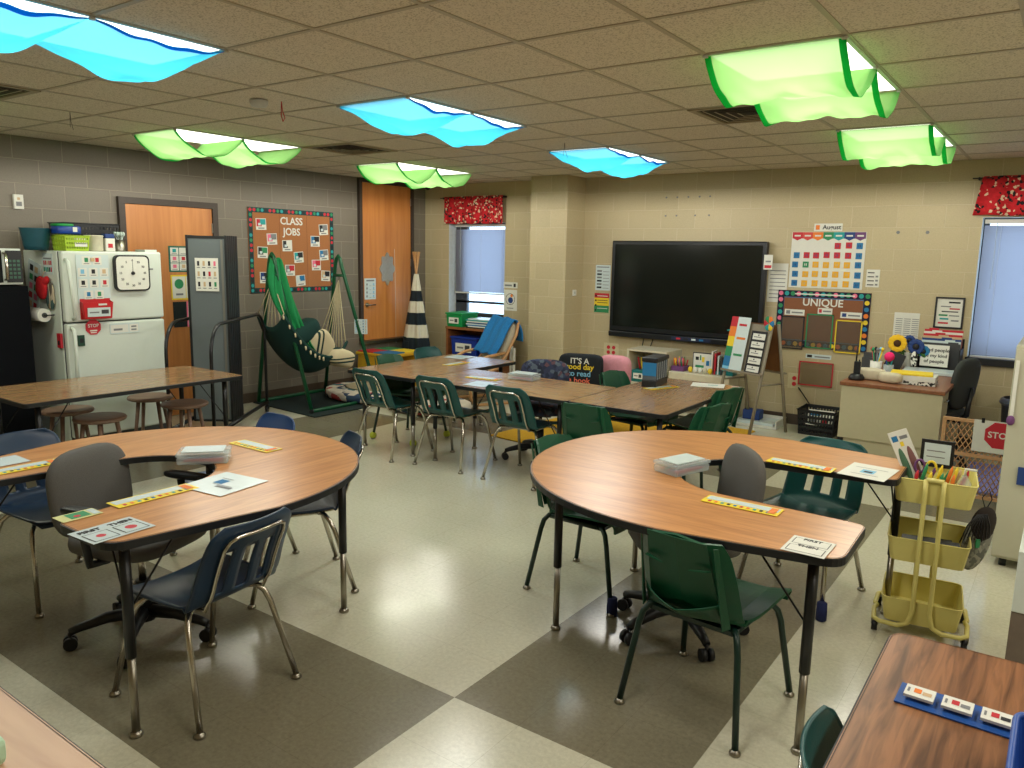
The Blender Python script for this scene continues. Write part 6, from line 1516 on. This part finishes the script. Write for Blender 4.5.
sheet('worksheet', -.66, 3.74, ZR, .20, .26, -.08, 'white sheet with a small picture on the far arm of the right horseshoe table', [(.35, .35, .65, .6, cLB), (.42, .4, .6, .5, cK), (.15, .7, .85, .72, INKG), (.2, .22, .8, .24, INKG)], back=PAPER)
sheet('worksheet', -3.72, 4.79, ZT, .20, .22, .1, 'pale sheet at the near edge of the middle centre table', [(.2, .4, .8, .42, INKG)])
sheet('worksheet', -4.88, 5.93, ZT, .22, .24, .1, 'pale sheet at the window end of the leftmost centre table', [(.2, .4, .8, .42, INKG), (.2, .6, .8, .7, cLB)])
sheet('worksheet', -2.31, 5.98, ZT, .26, .2, .3, 'white sheet at the far end of the rightmost centre table', [(.2, .3, .7, .32, INKG), (.5, .5, .8, .6, cT)], back=PAPER)
def pencil_box(x, y, z, rz, label, w_=.22, d_=.14):
    t = thing('pencil_box', label, 'box', (x, y, z), rz, 'clear plastic supply boxes on the tables')
    bx((-w_ / 2, -d_ / 2, 0, w_ / 2, d_ / 2, .035)).build('tray', CLEAR, t, bevel=.008); bx((-w_ / 2 - .003, -d_ / 2 - .003, .036, w_ / 2 + .003, d_ / 2 + .003, .052)).build('lid', CLEAR, t, bevel=.006)
    bx((-w_ / 2 + .02, -d_ / 2 + .015, .053, w_ / 2 - .02, d_ / 2 - .015, .057)).build('cards', LPAPER, t)
    for k in range(6): MB().tube([(-.08, -.05 + k * .018, .014), (.08, -.045 + k * .018, .014)], .006, 6).build('crayon', [cR, cPK, cB, cR, cG, cO][k], t)
pencil_box(-3.14, 1.99, ZL, .85, 'clear supply box with papers on top on the left horseshoe table')
pencil_box(-1.34, 3.21, ZR, 1.25, 'clear supply box with papers on top on the right horseshoe table')
pencil_box(-3.60, 5.22, ZT, .1, 'clear supply box with a red item on the middle centre table', .24, .14)
t = thing('marker_dispenser', 'black and clear marker dispenser standing on the rightmost centre table', 'dispenser', (-2.66, 5.72, ZT), .12)
bx((-.06, -.15, 0, .06, .15, .055)).build('base', BLACK, t, bevel=.006); bx((-.065, -.155, .20, .065, .155, .235)).build('lid', BLACK, t, bevel=.008)
bx((-.055, -.145, .056, .055, .145, .199)).build('clear_body', SMOKE, t)
for k in range(5): bx((-.056, -.11 + k * .055, .057, .0565, -.105 + k * .055, .198)).build('divider', mat('clear_rib', (170, 176, 178), .3), t)
bx((-.057, -.147, .09, .057, -.1455, .195)).build('label_card', cB, t)
# walnut table
t = thing('token_strip', 'blue strip holding picture tiles on the walnut table', 'strip', (.055, 1.805, .7612), -.02)
bx((-.27, -.047, 0, .27, .047, .003)).build('strip', mat('royal_blue', (28, 76, 148), .5), t)
for k, (a_, b_) in enumerate(((cO, cSK), (cR, INKG), (cR, cK), (INKG, DGREY), (cB, cK))):
    its = [(.08, .3, .16, .7, INKG), (.3, .35, .55, .75, a_), (.6, .3, .9, .6, b_)]
    card('picture_tile', ['tile with orange shapes, first on the blue strip', 'tile with a small red figure, second on the blue strip', 'tile with red and dark shapes, third on the blue strip', 'tile with grey stairs, fourth on the blue strip', 'last tile on the blue strip by the blue bin'][k], 'tile', (-.172 + k * .073, 1.808 - .0015 * k, .7655 + .006), .058, .05, its, rz=-.02, lay=True, th=.006, group='picture tiles on the blue strip')
t = thing('storage_bin', 'blue plastic bin on the walnut table at the lower right corner', 'bin', (.155, 1.545, .7612))
q = MB(); A_ = round_poly([(-.15, -.12), (.15, -.12), (.15, .12), (-.15, .12)], .03, 4); V0 = [q.b.verts.new((x * .92, y * .92, .003)) for x, y in A_]; V1 = [q.b.verts.new((x, y, .11)) for x, y in A_]; q.b.faces.new(V0)
for i in range(len(A_)): q.b.faces.new((V0[i], V0[(i + 1) % len(A_)], V1[(i + 1) % len(A_)], V1[i]))
q.build('tub', mat('bin_mid_blue', (40, 80, 160), .4), t, solid=.004, off=0); MB().tube([(x, y, .11) for x, y in A_], .006, 6, closed=True).build('rim', mat('bin_mid_blue', (40, 80, 160), .4), t)
